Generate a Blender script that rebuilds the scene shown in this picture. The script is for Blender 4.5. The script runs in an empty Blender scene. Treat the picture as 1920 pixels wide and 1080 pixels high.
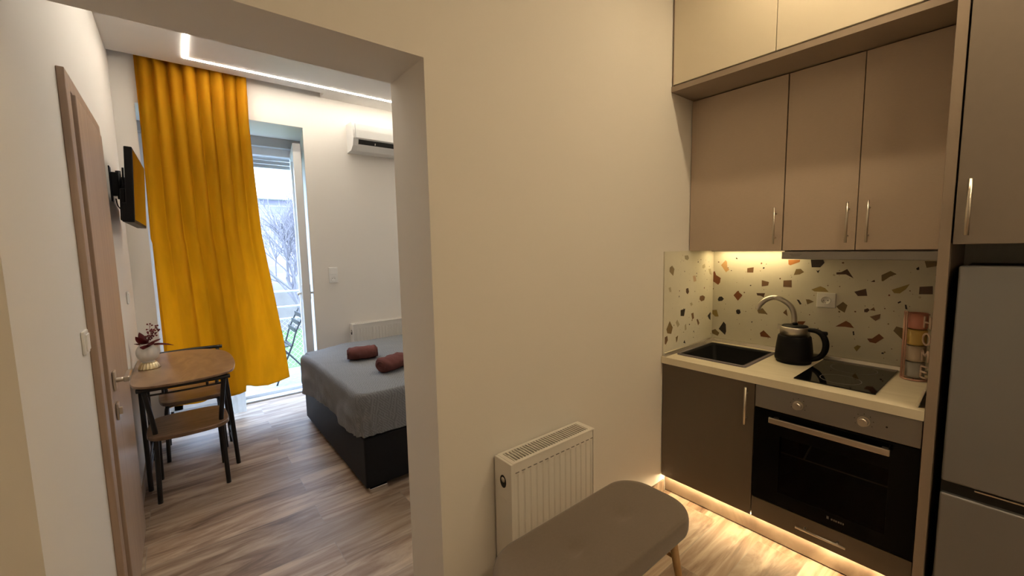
import bpy, bmesh, math, random
from mathutils import Vector, Matrix, noise
random.seed(7)
C = bpy.context.scene.collection
sc = bpy.context.scene
R = math.radians
PI = math.pi
H = 1.5            # camera height; many heights below are given relative to the eye and raised by H

# ------------------------------------------------------------------ camera
cam_d = bpy.data.cameras.new('camera')
cam = bpy.data.objects.new('camera', cam_d)
C.objects.link(cam)
cam_d.sensor_width = 36
cam_d.lens = 14.522
cam_d.clip_start = 0.02
rt = Vector((0.77601493, -0.6303934, -0.02012455))
up = Vector((0.07744614, 0.06357314, 0.99496761))
fw = Vector((0.62594163, 0.77366829, -0.09815524))
cam.matrix_world = Matrix(((rt.x, up.x, -fw.x, 0), (rt.y, up.y, -fw.y, 0), (rt.z, up.z, -fw.z, H), (0, 0, 0, 1)))
sc.camera = cam

# ------------------------------------------------------------------ sky, exposure
sc.view_settings.view_transform = 'Standard'
sc.view_settings.look = 'None'
sc.view_settings.gamma = 1
sc.view_settings.use_curve_mapping = False
sc.view_settings.exposure = 0.0
w = bpy.data.worlds.new('overcast_sky')
sc.world = w
w.use_nodes = True
bg = w.node_tree.nodes['Background']
bg.inputs[0].default_value = (0.53, 0.71, 1.0, 1)
bg.inputs[1].default_value = 14.5

def portal(name, loc, rot, sx, sy):
    d = bpy.data.lights.new(name, 'AREA'); d.shape = 'RECTANGLE'; d.size = sx; d.size_y = sy
    d.cycles.is_portal = True
    o = bpy.data.objects.new(name, d); C.objects.link(o); o.location = loc; o.rotation_euler = rot
portal('door_sky_portal', (0.45, 4.97, 1.32), (R(-90), 0, 0), 1.3, 2.7)

# strengths of the LED fittings
E_KITCHEN, E_BEDROOM, E_PLINTH, E_SHELF = 55.0, 76.0, 64.0, 12.0

# ------------------------------------------------------------------ material helpers
def mat(name, col, rough=0.5, metal=0.0, bump=0.0, bscale=200.0, var=0.0, vscale=8.0, spec=0.5, stretch=None, sheen=0.0):
    m = bpy.data.materials.new(name); m.use_nodes = True
    nt = m.node_tree; n = nt.nodes; l = nt.links
    b = n['Principled BSDF']
    b.inputs['Base Color'].default_value = (*col, 1)
    b.inputs['Roughness'].default_value = rough
    b.inputs['Metallic'].default_value = metal
    b.inputs['Specular IOR Level'].default_value = spec
    if sheen: b.inputs['Sheen Weight'].default_value = sheen
    tc = n.new('ShaderNodeTexCoord')
    src = tc.outputs['Object']
    if stretch:
        mp = n.new('ShaderNodeMapping'); mp.inputs['Scale'].default_value = stretch
        l.new(src, mp.inputs[0]); src = mp.outputs[0]
    if var:
        nz = n.new('ShaderNodeTexNoise'); nz.inputs['Scale'].default_value = vscale; nz.inputs['Detail'].default_value = 4
        l.new(src, nz.inputs['Vector'])
        mx = n.new('ShaderNodeMix'); mx.data_type = 'RGBA'
        mx.inputs['A'].default_value = (*[c*(1-var) for c in col], 1)
        mx.inputs['B'].default_value = (*[min(1, c*(1+var)) for c in col], 1)
        l.new(nz.outputs['Fac'], mx.inputs['Factor']); l.new(mx.outputs['Result'], b.inputs['Base Color'])
    if bump:
        nz = n.new('ShaderNodeTexNoise'); nz.inputs['Scale'].default_value = bscale; nz.inputs['Detail'].default_value = 3
        l.new(src, nz.inputs['Vector'])
        bp = n.new('ShaderNodeBump'); bp.inputs['Strength'].default_value = bump; bp.inputs['Distance'].default_value = 0.002
        l.new(nz.outputs['Fac'], bp.inputs['Height']); l.new(bp.outputs['Normal'], b.inputs['Normal'])
    return m

def emit(name, col, s):
    m = bpy.data.materials.new(name); m.use_nodes = True
    nt = m.node_tree; nt.nodes.clear()
    e = nt.nodes.new('ShaderNodeEmission'); o = nt.nodes.new('ShaderNodeOutputMaterial')
    e.inputs[0].default_value = (*col, 1); e.inputs[1].default_value = s
    nt.links.new(e.outputs[0], o.inputs[0]); return m

def glass(name, tint=(0.95, 0.96, 0.97), refl=0.08, rough=0.02):
    m = bpy.data.materials.new(name); m.use_nodes = True
    nt = m.node_tree; nt.nodes.clear()
    t = nt.nodes.new('ShaderNodeBsdfTransparent'); g = nt.nodes.new('ShaderNodeBsdfGlossy')
    x = nt.nodes.new('ShaderNodeMixShader'); o = nt.nodes.new('ShaderNodeOutputMaterial')
    t.inputs[0].default_value = (*tint, 1); g.inputs['Roughness'].default_value = rough
    x.inputs[0].default_value = refl
    nt.links.new(t.outputs[0], x.inputs[1]); nt.links.new(g.outputs[0], x.inputs[2]); nt.links.new(x.outputs[0], o.inputs[0])
    return m

def floor_mat():
    m = bpy.data.materials.new('wood_look_floor_tiles'); m.use_nodes = True
    nt = m.node_tree; n = nt.nodes; l = nt.links; b = n['Principled BSDF']
    tc = n.new('ShaderNodeTexCoord')
    mp = n.new('ShaderNodeMapping'); mp.inputs['Location'].default_value = (0.23, 0.05, 0)
    l.new(tc.outputs['Object'], mp.inputs[0])
    br = n.new('ShaderNodeTexBrick')
    br.inputs['Color1'].default_value = (0, 0, 0, 1); br.inputs['Color2'].default_value = (1, 1, 1, 1); br.inputs['Mortar'].default_value = (0.5, 0.5, 0.5, 1)
    br.inputs['Scale'].default_value = 1; br.inputs['Brick Width'].default_value = 1.2; br.inputs['Row Height'].default_value = 0.2
    br.inputs['Mortar Size'].default_value = 0.0015; br.offset = 0.37
    l.new(mp.outputs[0], br.inputs['Vector'])
    # grain: noise stretched along the planks, shifted for each plank
    off = n.new('ShaderNodeVectorMath'); off.operation = 'MULTIPLY'; off.inputs[1].default_value = (7, 13, 5)
    l.new(br.outputs['Color'], off.inputs[0])
    ad = n.new('ShaderNodeVectorMath'); ad.operation = 'ADD'
    l.new(mp.outputs[0], ad.inputs[0]); l.new(off.outputs[0], ad.inputs[1])
    s = n.new('ShaderNodeMapping'); s.inputs['Scale'].default_value = (0.9, 6.5, 1); l.new(ad.outputs[0], s.inputs[0])
    nz = n.new('ShaderNodeTexNoise'); nz.inputs['Scale'].default_value = 1.6; nz.inputs['Detail'].default_value = 7; nz.inputs['Roughness'].default_value = 0.62
    nz.inputs['Distortion'].default_value = 1.0
    l.new(s.outputs[0], nz.inputs['Vector'])
    cr = n.new('ShaderNodeValToRGB')
    e = cr.color_ramp.elements
    e[0].position = 0.30; e[0].color = (0.12, 0.072, 0.045, 1)
    e[1].position = 0.72; e[1].color = (0.60, 0.47, 0.35, 1)
    x = e.new(0.45); x.color = (0.29, 0.20, 0.14, 1)
    x = e.new(0.56); x.color = (0.44, 0.34, 0.25, 1)
    l.new(nz.outputs['Fac'], cr.inputs[0])
    hs = n.new('ShaderNodeHueSaturation')
    mr = n.new('ShaderNodeMapRange'); mr.inputs['To Min'].default_value = 0.85; mr.inputs['To Max'].default_value = 1.18
    l.new(br.outputs['Color'], mr.inputs[0]); l.new(mr.outputs[0], hs.inputs['Value']); l.new(cr.outputs[0], hs.inputs['Color'])
    mx = n.new('ShaderNodeMix'); mx.data_type = 'RGBA'; mx.inputs['B'].default_value = (0.30, 0.25, 0.20, 1)
    l.new(br.outputs['Fac'], mx.inputs['Factor']); l.new(hs.outputs[0], mx.inputs['A'])
    l.new(mx.outputs['Result'], b.inputs['Base Color'])
    b.inputs['Roughness'].default_value = 0.46; b.inputs['Specular IOR Level'].default_value = 0.4
    bp = n.new('ShaderNodeBump'); bp.inputs['Strength'].default_value = 0.15; bp.inputs['Distance'].default_value = 0.002
    l.new(nz.outputs['Fac'], bp.inputs['Height']); l.new(bp.outputs['Normal'], b.inputs['Normal'])
    return m

def wood_mat(name, dark, light, scale=(2, 18, 2), rough=0.4, nscale=2.0):
    m = bpy.data.materials.new(name); m.use_nodes = True
    nt = m.node_tree; n = nt.nodes; l = nt.links; b = n['Principled BSDF']
    tc = n.new('ShaderNodeTexCoord'); mp = n.new('ShaderNodeMapping'); mp.inputs['Scale'].default_value = scale
    l.new(tc.outputs['Object'], mp.inputs[0])
    nz = n.new('ShaderNodeTexNoise'); nz.inputs['Scale'].default_value = nscale; nz.inputs['Detail'].default_value = 6; nz.inputs['Distortion'].default_value = 1.2
    l.new(mp.outputs[0], nz.inputs['Vector'])
    cr = n.new('ShaderNodeValToRGB'); cr.color_ramp.elements[0].position = 0.35; cr.color_ramp.elements[1].position = 0.65
    cr.color_ramp.elements[0].color = (*dark, 1); cr.color_ramp.elements[1].color = (*light, 1)
    l.new(nz.outputs['Fac'], cr.inputs[0]); l.new(cr.outputs[0], b.inputs['Base Color'])
    b.inputs['Roughness'].default_value = rough
    return m

def quilt_mat():
    m = bpy.data.materials.new('grey_quilted_cotton'); m.use_nodes = True
    nt = m.node_tree; n = nt.nodes; l = nt.links; b = n['Principled BSDF']
    tc = n.new('ShaderNodeTexCoord')
    mp = n.new('ShaderNodeMapping'); mp.inputs['Rotation'].default_value = (R(33), R(27), R(45)); mp.inputs['Scale'].default_value = (30, 30, 30)
    l.new(tc.outputs['Object'], mp.inputs[0])
    ck = n.new('ShaderNodeTexChecker'); ck.inputs['Scale'].default_value = 1.0
    l.new(mp.outputs[0], ck.inputs[0])
    wv = n.new('ShaderNodeTexWave'); wv.inputs['Scale'].default_value = 0.9; wv.wave_type = 'BANDS'; wv.bands_direction = 'X'
    l.new(mp.outputs[0], wv.inputs[0])
    wv2 = n.new('ShaderNodeTexWave'); wv2.inputs['Scale'].default_value = 0.9; wv2.wave_type = 'BANDS'; wv2.bands_direction = 'Y'
    l.new(mp.outputs[0], wv2.inputs[0])
    mm = n.new('ShaderNodeMix'); mm.data_type = 'FLOAT'
    l.new(ck.outputs['Fac'], mm.inputs['Factor']); l.new(wv.outputs['Fac'], mm.inputs[2]); l.new(wv2.outputs['Fac'], mm.inputs[3])
    cr = n.new('ShaderNodeMix'); cr.data_type = 'RGBA'
    cr.inputs['A'].default_value = (0.165, 0.175, 0.19, 1); cr.inputs['B'].default_value = (0.235, 0.245, 0.26, 1)
    l.new(mm.outputs[0], cr.inputs['Factor']); l.new(cr.outputs['Result'], b.inputs['Base Color'])
    b.inputs['Roughness'].default_value = 0.85
    bp = n.new('ShaderNodeBump'); bp.inputs['Strength'].default_value = 0.5; bp.inputs['Distance'].default_value = 0.002
    l.new(mm.outputs[0], bp.inputs['Height']); l.new(bp.outputs['Normal'], b.inputs['Normal'])
    return m

def facade_mat():
    m = bpy.data.materials.new('pale_stone_facade'); m.use_nodes = True
    nt = m.node_tree; n = nt.nodes; l = nt.links; b = n['Principled BSDF']
    tc = n.new('ShaderNodeTexCoord')
    br = n.new('ShaderNodeTexBrick'); br.inputs['Scale'].default_value = 1; br.inputs['Brick Width'].default_value = 0.5; br.inputs['Row Height'].default_value = 0.25
    br.inputs['Color1'].default_value = (0.26, 0.22, 0.29, 1); br.inputs['Color2'].default_value = (0.20, 0.19, 0.26, 1); br.inputs['Mortar'].default_value = (0.34, 0.33, 0.36, 1); br.inputs['Mortar Size'].default_value = 0.012
    mp = n.new('ShaderNodeMapping'); mp.inputs['Rotation'].default_value = (R(90), 0, 0)
    l.new(tc.outputs['Object'], mp.inputs[0]); l.new(mp.outputs[0], br.inputs[0]); l.new(br.outputs[0], b.inputs['Base Color'])
    b.inputs['Roughness'].default_value = 0.9
    return m

M = {}
M['wall'] = mat('matt_wall_paint', (0.80, 0.77, 0.725), 0.75, bump=0.12, bscale=90, spec=0.3)
M['ceil'] = mat('ceiling_paint', (0.80, 0.78, 0.76), 0.8)
M['floor'] = floor_mat()
M['skirt'] = wood_mat('wood_look_skirting_tile', (0.2, 0.14, 0.1), (0.4, 0.31, 0.23), (10, 2, 2))
M['doorleaf'] = wood_mat('light_oak_door_laminate', (0.37, 0.27, 0.21), (0.46, 0.35, 0.275), (30, 30, 1.0), 0.35, 1.0)
M['doorframe'] = wood_mat('oak_door_frame_laminate', (0.33, 0.235, 0.175), (0.42, 0.31, 0.24), (30, 30, 1.2), 0.4, 1.0)
M['steel'] = mat('brushed_steel', (0.55, 0.52, 0.48), 0.32, 1.0, bump=0.05, bscale=60, stretch=(1, 1, 20))
M['nickel'] = mat('satin_nickel', (0.62, 0.57, 0.5), 0.28, 1.0)
M['chrome'] = mat('chrome', (0.8, 0.8, 0.8), 0.12, 1.0)
M['white'] = mat('white_plastic', (0.82, 0.82, 0.80), 0.35)
M['rad'] = mat('white_radiator_enamel', (0.80, 0.77, 0.72), 0.35)
M['dark'] = mat('dark_void', (0.012, 0.011, 0.01), 0.7)
M['black'] = mat('black_plastic', (0.005, 0.005, 0.006), 0.45, spec=0.15)
M['blackmetal'] = mat('black_powder_coated_tube', (0.012, 0.012, 0.013), 0.4)
M['linen'] = mat('taupe_linen_laminate', (0.52, 0.415, 0.32), 0.5, bump=0.25, bscale=60, var=0.07, vscale=40, stretch=(1, 1.2, 14))
M['cream'] = mat('cream_gloss_laminate', (0.74, 0.66, 0.52), 0.28)
M['taupe'] = mat('taupe_carcass_laminate', (0.30, 0.235, 0.18), 0.45)
M['tallfront'] = mat('grey_taupe_laminate', (0.22, 0.18, 0.145), 0.42, bump=0.1, bscale=80, var=0.04, vscale=30)
M['base'] = mat('dark_taupe_laminate', (0.125, 0.096, 0.07), 0.40, var=0.04, vscale=20)
M['worktop'] = wood_mat('cream_worktop_laminate', (0.74, 0.67, 0.50), (0.82, 0.75, 0.58), (8, 1.5, 2), 0.38, 2.0)
M['fridge'] = mat('grey_brushed_fridge_front', (0.27, 0.27, 0.275), 0.42, 0.55, bump=0.08, bscale=120)
M['blackglass'] = mat('black_glass', (0.004, 0.004, 0.004), 0.05, spec=0.5)
M['ovenglass'] = mat('black_oven_glass', (0.003, 0.003, 0.003), 0.12, spec=0.12)
M['panelsteel'] = mat('dull_steel_control_panel', (0.30, 0.285, 0.27), 0.42, 0.9, bump=0.05, bscale=60, stretch=(1, 1, 20))
M['enamel'] = mat('dark_oven_enamel', (0.035, 0.03, 0.028), 0.4)
M['granite'] = mat('black_composite_sink', (0.006, 0.006, 0.007), 0.6, bump=0.1, bscale=400, spec=0.15)
M['greymark'] = mat('grey_print', (0.16, 0.15, 0.14), 0.5)
M['alu'] = mat('satin_aluminium_strip', (0.75, 0.72, 0.66), 0.25, 0.85)
M['benchfab'] = mat('grey_brown_woven_fabric', (0.17, 0.135, 0.105), 0.95, bump=0.5, bscale=500, var=0.12, vscale=120, sheen=0.3)
M['oakleg'] = wood_mat('oiled_oak_leg', (0.38, 0.22, 0.09), (0.5, 0.31, 0.14), (20, 20, 2), 0.4)
M['tablewood'] = wood_mat('rustic_oak_tabletop', (0.19, 0.112, 0.065), (0.32, 0.205, 0.12), (3, 1.2, 2), 0.3, 2.6)
M['seatwood'] = wood_mat('rustic_oak_seat', (0.15, 0.09, 0.055), (0.26, 0.16, 0.10), (2, 9, 2), 0.35, 2.0)
M['leather'] = mat('black_faux_leather', (0.009, 0.010, 0.012), 0.6, bump=0.25, bscale=300, spec=0.2)
M['quilt'] = quilt_mat()
M['towel'] = mat('rust_brown_terry_towel', (0.15, 0.060, 0.054), 0.95, bump=0.9, bscale=350, var=0.15, vscale=60, spec=0.1)
M['gold'] = mat('mustard_velvet', (0.62, 0.325, 0.012), 0.8, bump=0.3, bscale=40, var=0.22, vscale=16, spec=0.12, stretch=(1, 1, .22))
_n = M['gold'].node_tree; _t = _n.nodes.new('ShaderNodeBsdfTranslucent'); _t.inputs[0].default_value = (0.82, 0.36, 0.008, 1)
_m = _n.nodes.new('ShaderNodeMixShader'); _m.inputs[0].default_value = 0.17
_n.links.new(_n.nodes['Principled BSDF'].outputs[0], _m.inputs[1]); _n.links.new(_t.outputs[0], _m.inputs[2]); _n.links.new(_m.outputs[0], _n.nodes['Material Output'].inputs[0])
M['ceramic'] = mat('white_ceramic', (0.72, 0.70, 0.67), 0.35)
M['brass'] = mat('pale_gold_metal', (0.78, 0.66, 0.42), 0.3, 1.0)
M['leafred'] = mat('dark_red_artificial_leaf', (0.16, 0.012, 0.016), 0.55, var=0.3, vscale=40)
M['berry'] = mat('dark_red_berry', (0.14, 0.006, 0.012), 0.3)
M['screen'] = mat('television_screen_glass', (0.01, 0.01, 0.01), 0.06, spec=1.0)
M['upvc'] = mat('white_pvc_frame', (0.80, 0.82, 0.84), 0.3)
M['pane'] = glass('window_glass')
M['ovenpane'] = glass('tinted_oven_glass', (0.42, 0.38, 0.34), 0.012)
M['tile'] = mat('pale_balcony_tile', (0.22, 0.25, 0.25), 0.6, var=0.4, vscale=26)
M['gardenwall'] = mat('weathered_garden_wall', (0.16, 0.14, 0.13), 0.9, var=0.3, vscale=3)
M['grass'] = mat('grass', (0.07, 0.13, 0.035), 0.9, var=0.4, vscale=6)
M['bark'] = mat('grey_bark', (0.15, 0.135, 0.15), 0.9)
M['facade'] = facade_mat()
M['whitewall'] = mat('white_rendered_wall', (0.5, 0.5, 0.5), 0.9)
M['outpaint'] = mat('white_painted_iron', (0.45, 0.47, 0.48), 0.5)
M['led_warm'] = emit('warm_led_diffuser', (1.0, 0.77, 0.47), E_KITCHEN)
M['led_bed'] = emit('neutral_led_diffuser', (1.0, 0.89, 0.74), E_BEDROOM)
M['led_plinth'] = emit('plinth_led_tape', (1.0, 0.74, 0.40), E_PLINTH)
M['led_shelf'] = emit('under_cabinet_led', (1.0, 0.74, 0.36), E_SHELF)
chipc = {'g': (0.30, 0.26, 0.17), 'o': (0.20, 0.14, 0.06), 'p': (0.47, 0.42, 0.29), 'k': (0.55, 0.40, 0.28), 'd': (0.075, 0.035, 0.02), 'b': (0.18, 0.10, 0.05),
         'n': (0.022, 0.016, 0.016), 't': (0.55, 0.34, 0.16), 'r': (0.20, 0.065, 0.02), 'm': (0.33, 0.25, 0.08), 'q': (0.48, 0.20, 0.06)}
M['terrazzo'] = mat('terrazzo_ground', (0.70, 0.67, 0.56), 0.45, bump=0.1, bscale=120, var=0.04, vscale=25)
for k, c in chipc.items(): M['chip_'+k] = mat('terrazzo_chip_'+{'g':'grey','o':'olive','p':'pale','k':'pink','d':'dark_brown','b':'brown','n':'black','t':'tan','r':'red_brown','m':'mustard','q':'orange'}[k], c, 0.45, var=0.08, vscale=60)

# ------------------------------------------------------------------ mesh helpers
def nb(): return bmesh.new()

def bx(bm, x0, x1, y0, y1, z0, z1, bev=0.0, seg=2, mi=0):
    t = bmesh.new()
    bmesh.ops.create_cube(t, size=1)
    for v in t.verts:
        v.co = Vector(((x0+x1)/2 + v.co.x*(x1-x0), (y0+y1)/2 + v.co.y*(y1-y0), (z0+z1)/2 + v.co.z*(z1-z0)))
    if bev: bmesh.ops.bevel(t, geom=t.edges[:], offset=bev, segments=seg, profile=0.5, affect='EDGES')
    merge(bm, t, mi)
    return bm

def merge(bm, t, mi=0, M4=None):
    mp = {}
    for v in t.verts: mp[v] = bm.verts.new(M4 @ v.co if M4 else v.co)
    for f in t.faces:
        try:
            g = bm.faces.new([mp[v] for v in f.verts]); g.material_index = mi or f.material_index; g.smooth = f.smooth
        except ValueError: pass
    t.free()

def tube(bm, pts, r, n=12, cap=True, smooth=True, mi=0):
    pts = [Vector(p) for p in pts]
    rs = r if isinstance(r, (list, tuple)) else [r]*len(pts)
    rings = []
    prev = None
    for i, p in enumerate(pts):
        d = (pts[min(i+1, len(pts)-1)] - pts[max(i-1, 0)]).normalized()
        if prev is None:
            a = Vector((0, 0, 1)) if abs(d.z) < 0.9 else Vector((1, 0, 0))
            u = d.cross(a).normalized()
        else:
            u = (prev - d*prev.dot(d)).normalized()
        prev = u
        v = d.cross(u)
        rings.append([bm.verts.new(p + (u*math.cos(2*PI*k/n) + v*math.sin(2*PI*k/n))*rs[i]) for k in range(n)])
    for a, b in zip(rings, rings[1:]):
        for k in range(n):
            f = bm.faces.new((a[k], a[(k+1) % n], b[(k+1) % n], b[k])); f.smooth = smooth; f.material_index = mi
    if cap:
        f = bm.faces.new(rings[0][::-1]); f.material_index = mi
        f = bm.faces.new(rings[-1]); f.material_index = mi
    return bm

def lathe(bm, prof, c, n=40, cap=True, flute=0, famp=0.0):
    rings = []
    for r, z in prof:
        rings.append([bm.verts.new((c[0]+(r*(1+famp*math.cos(flute*2*PI*k/n)))*math.cos(2*PI*k/n), c[1]+(r*(1+famp*math.cos(flute*2*PI*k/n)))*math.sin(2*PI*k/n), c[2]+z)) for k in range(n)])
    for a, b in zip(rings, rings[1:]):
        for k in range(n):
            f = bm.faces.new((a[k], a[(k+1) % n], b[(k+1) % n], b[k])); f.smooth = True
    if cap:
        bm.faces.new(rings[0][::-1]); bm.faces.new(rings[-1])
    return bm

def smoothpath(pts, k=6, closed=False):
    pts = [Vector(p) for p in pts]; out = []
    n = len(pts)
    rng = range(n) if closed else range(n-1)
    for i in rng:
        g = lambda j: pts[j % n] if closed else pts[max(0, min(n-1, j))]
        p0, p1, p2, p3 = g(i-1), g(i), g(i+1), g(i+2)
        for s in range(k):
            t = s/k
            out.append(0.5*((2*p1)+(-p0+p2)*t+(2*p0-5*p1+4*p2-p3)*t*t+(-p0+3*p1-3*p2+p3)*t**3))
    if not closed: out.append(pts[-1])
    return out

def prism(bm, loop, z0, z1, bev=0.0, axis='z', mi=0):
    """loop of 2-D points extruded between z0 and z1 along an axis"""
    t = bmesh.new()
    def P(a, b, c): return {'z': (a, b, c), 'x': (c, a, b), 'y': (a, c, b)}[axis]
    lo = [t.verts.new(P(a, b, z0)) for a, b in loop]; hi = [t.verts.new(P(a, b, z1)) for a, b in loop]
    n = len(loop)
    t.faces.new(lo[::-1]); t.faces.new(hi)
    for k in range(n): t.faces.new((lo[k], lo[(k+1) % n], hi[(k+1) % n], hi[k]))
    bmesh.ops.recalc_face_normals(t, faces=t.faces[:])
    if bev:
        es = [e for e in t.edges if all(len(f.verts) == n for f in e.link_faces[:1]) or any(len(f.verts) == n for f in e.link_faces)]
        bmesh.ops.bevel(t, geom=es, offset=bev, segments=3, profile=0.5, affect='EDGES')
    merge(bm, t, mi)
    return bm

def rrect(cx, cy, hx, hy, r, n=8):
    out = []
    for (sx, sy, a0) in ((1, 1, 0), (-1, 1, 90), (-1, -1, 180), (1, -1, 270)):
        for k in range(n+1):
            a = R(a0 + 90*k/n)
            out.append((cx+sx*(hx-r)+r*math.cos(a), cy+sy*(hy-r)+r*math.sin(a)))
    return out

def loft(bm, rings, cap0=True, cap1=True):
    rv = [[bm.verts.new(p) for p in r] for r in rings]
    n = len(rings[0])
    for a, b in zip(rv, rv[1:]):
        for k in range(n):
            f = bm.faces.new((a[k], a[(k+1) % n], b[(k+1) % n], b[k])); f.smooth = True
    if cap0: f = bm.faces.new(rv[0][::-1]); f.smooth = True
    if cap1: f = bm.faces.new(rv[-1]); f.smooth = True
    return rv

ORIG = {}
def thing(name, label=None, cat=None, loc=(0, 0, 0), group=None, kind=None):
    o = bpy.data.objects.new(name, None); C.objects.link(o); o.location = loc
    o.empty_display_size = 0.05
    ORIG[o] = Vector(loc)
    if label: o['label'] = label
    if cat: o['category'] = cat
    if group: o['group'] = group
    if kind: o['kind'] = kind
    return o

def obj(name, bm, m, parent=None, label=None, cat=None, group=None, kind=None, mods=None):
    """bm is in world coordinates; it becomes one mesh object, under its parent if any"""
    if isinstance(m, str): m = [m]
    bmesh.ops.recalc_face_normals(bm, faces=bm.faces[:])
    if parent is not None: org = ORIG[parent]
    else:
        xs = [v.co for v in bm.verts]
        org = Vector(((min(v.x for v in xs)+max(v.x for v in xs))/2, (min(v.y for v in xs)+max(v.y for v in xs))/2, min(v.z for v in xs)))
        if kind == 'structure': org = Vector((0, 0, 0))
    for v in bm.verts: v.co -= org
    me = bpy.data.meshes.new(name); bm.to_mesh(me); bm.free()
    for k in m: me.materials.append(M[k])
    o = bpy.data.objects.new(name, me); C.objects.link(o)
    ORIG[o] = org
    if parent is not None: o.parent = parent
    else: o.location = org
    if label: o['label'] = label
    if cat: o['category'] = cat
    if group: o['group'] = group
    if kind: o['kind'] = kind
    return o

def B(*a, bev=0.0, **k): return bx(nb(), *a, bev=bev, **k)
def T(pts, r, **k): return tube(nb(), pts, r, **k)
def struct(name, bm, m, parent=None): return obj(name, bm, m, parent, kind='structure' if parent is None else None)
# ================================================================== THE SETTING
YP0, YP1 = 1.295, 1.567      # the thick wall between kitchen and bedroom
XL = -0.273                  # left wall of the bedroom
XJ = 0.69                    # right side of the opening
ZH = 2.133                   # underside of the opening's head
XK = 2.775                   # kitchen back wall
YW = 4.26                    # bedroom window wall
ZC = 2.94                    # ceiling height
XR = 2.97                    # right wall of the bedroom
YB = -1.7                    # wall behind the camera
XKL = -1.25                  # kitchen left wall

b = nb(); bx(b, XKL-.2, XR+.2, YB-.2, 4.86, -0.06, 0.0); struct('floor', b, 'floor')
b = nb()
bx(b, XKL-.2, XL, YP0, YP1, 0, ZC); bx(b, XL, XJ, YP0, YP1, ZH, ZC); bx(b, XJ, XR+.2, YP0, YP1, 0, ZC)
struct('wall_center', b, 'wall')
struct('wall_left', B(XL-.2, XL, YP1, 4.9, 0, 3.2), 'wall')
struct('wall_right', B(XR, XR+.2, YP1, 4.9, 0, 3.2), 'wall')
struct('wall_kitchen_right', B(XK, XK+.19, YB, YP0, 0, ZC), 'wall')
struct('wall_kitchen_left', B(XKL-.2, XKL, YB, YP0, 0, ZC), 'wall')
struct('wall_kitchen_rear', B(XKL-.2, XK+.2, YB-.2, YB, 0, ZC), 'wall')
# window wall with a deep, slightly splayed balcony-door recess
OX0, OX1, OZ = -0.15, 1.0, 2.636
b = nb()
prism(b, [(XL-.2, YW), (OX0, YW), (OX0-.05, 4.96), (XL-.2, 4.96)], 0, OZ)
prism(b, [(OX1, YW), (XR+.2, YW), (XR+.2, 4.96), (OX1+.12, 4.96)], 0, OZ)
bx(b, XL-.2, XR+.2, YW, 4.96, OZ, 3.2)
struct('wall_back', b, 'wall')
# bedroom ceiling: lowered panel that stops short of the window wall as far as x = 1.17 (curtain slot)
b = nb()
bx(b, XL, XR, YP1, 4.14, ZC, ZC+.10); bx(b, 1.17, XR, 4.14, YW, ZC, ZC+.10); bx(b, XL-.2, XR+.2, YP1-.2, 4.96, 3.2, 3.3)
struct('ceiling_bedroom', b, 'ceil')
struct('ceiling_kitchen', B(XKL-.2, XR+.2, YB-.2, YP1, ZC, ZC+.1), 'ceil')
# skirting tiles
struct('baseboard_left', B(XL, XL+.009, 3.02, YW, 0, .075), 'skirt')
struct('baseboard_entrance', B(XL, XL+.009, YP1-.25, 2.14, 0, .075), 'skirt')
b = nb(); bx(b, OX1, XR, YW-.009, YW, 0, .075); struct('baseboard_back', b, 'skirt')
struct('baseboard_center', B(XJ, 2.2, YP0-.009, YP0, 0, .075), 'skirt')

# left interior door
d = thing('door_1', loc=(XL, 2.58, 0), kind='structure')
b = nb(); y0, y1, zt = 2.143, 3.017, 2.157
for a in ((y0, y0+.075), (y1-.075, y1)): bx(b, XL, XL+.022, a[0], a[1], 0, zt, .003)
bx(b, XL, XL+.022, y0+.0755, y1-.0755, zt-.06, zt, .002)
obj('door_frame', b, 'doorframe', d)
b = B(XL+.009, XL+.032, y0+.105, y1-.077, .01, zt-.064, bev=.003); leaf = obj('door_leaf', b, 'doorleaf', d)
b = nb(); bx(b, XL+.001, XL+.008, y0+.076, y1-.076, .005, zt-.0605); obj('door_gap_strip', b, 'dark', d)  # dark sheet behind the leaf, showing in the gap to the frame
hz, hy = 0.985, 2.335
b = nb(); bx(b, XL+.034, XL+.042, hy-.026, hy+.026, hz-.04, hz+.04, .003)
tube(b, [(XL+.04, hy, hz), (XL+.075, hy, hz)], .010)
bx(b, XL+.064, XL+.084, hy-.012, hy+.125, hz-.011, hz+.011, .004)
obj('door_handle', b, 'nickel', leaf)
b = nb(); bx(b, XL+.034, XL+.042, hy-.024, hy+.024, hz-.165, hz-.095, .003); bx(b, XL+.040, XL+.052, hy-.006, hy+.006, hz-.145, hz-.115, .002)
obj('keyhole_plate', b, 'nickel', leaf)

# balcony double door in the recess
w1 = thing('window_1', loc=(.45, 4.9, 0), kind='structure')
b = nb(); fy0, fy1 = 4.87, 4.94
bx(b, OX0-.04, OX0+.03, fy0, fy1, 0, OZ, .004); bx(b, 1.015, OX1+.11, fy0, fy1, 0, OZ, .004)
bx(b, OX0, 1.05, fy0, fy1, 0, .05, .004); bx(b, OX0, 1.05, fy0, fy1, 2.47, 2.55, .004)
obj('window_frame', b, 'upvc', w1)
sb = obj('shutter_box', B(OX0-.04, OX1+.11, 4.80, 4.96, 2.545, OZ, bev=.003), 'whitewall', w1)
b = nb()
for k in range(3): bx(b, OX0+.03, 1.015, 4.945, 4.957, 2.36+k*.04, 2.397+k*.04, .003)
obj('roller_shutter', b, 'outpaint', w1)
b = nb(); sx0, sx1 = OX0+.03, .44
for a in ((sx0, sx0+.07), (sx1-.07, sx1)): bx(b, a[0], a[1], 4.85, 4.91, .05, 2.47, .004)
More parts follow.
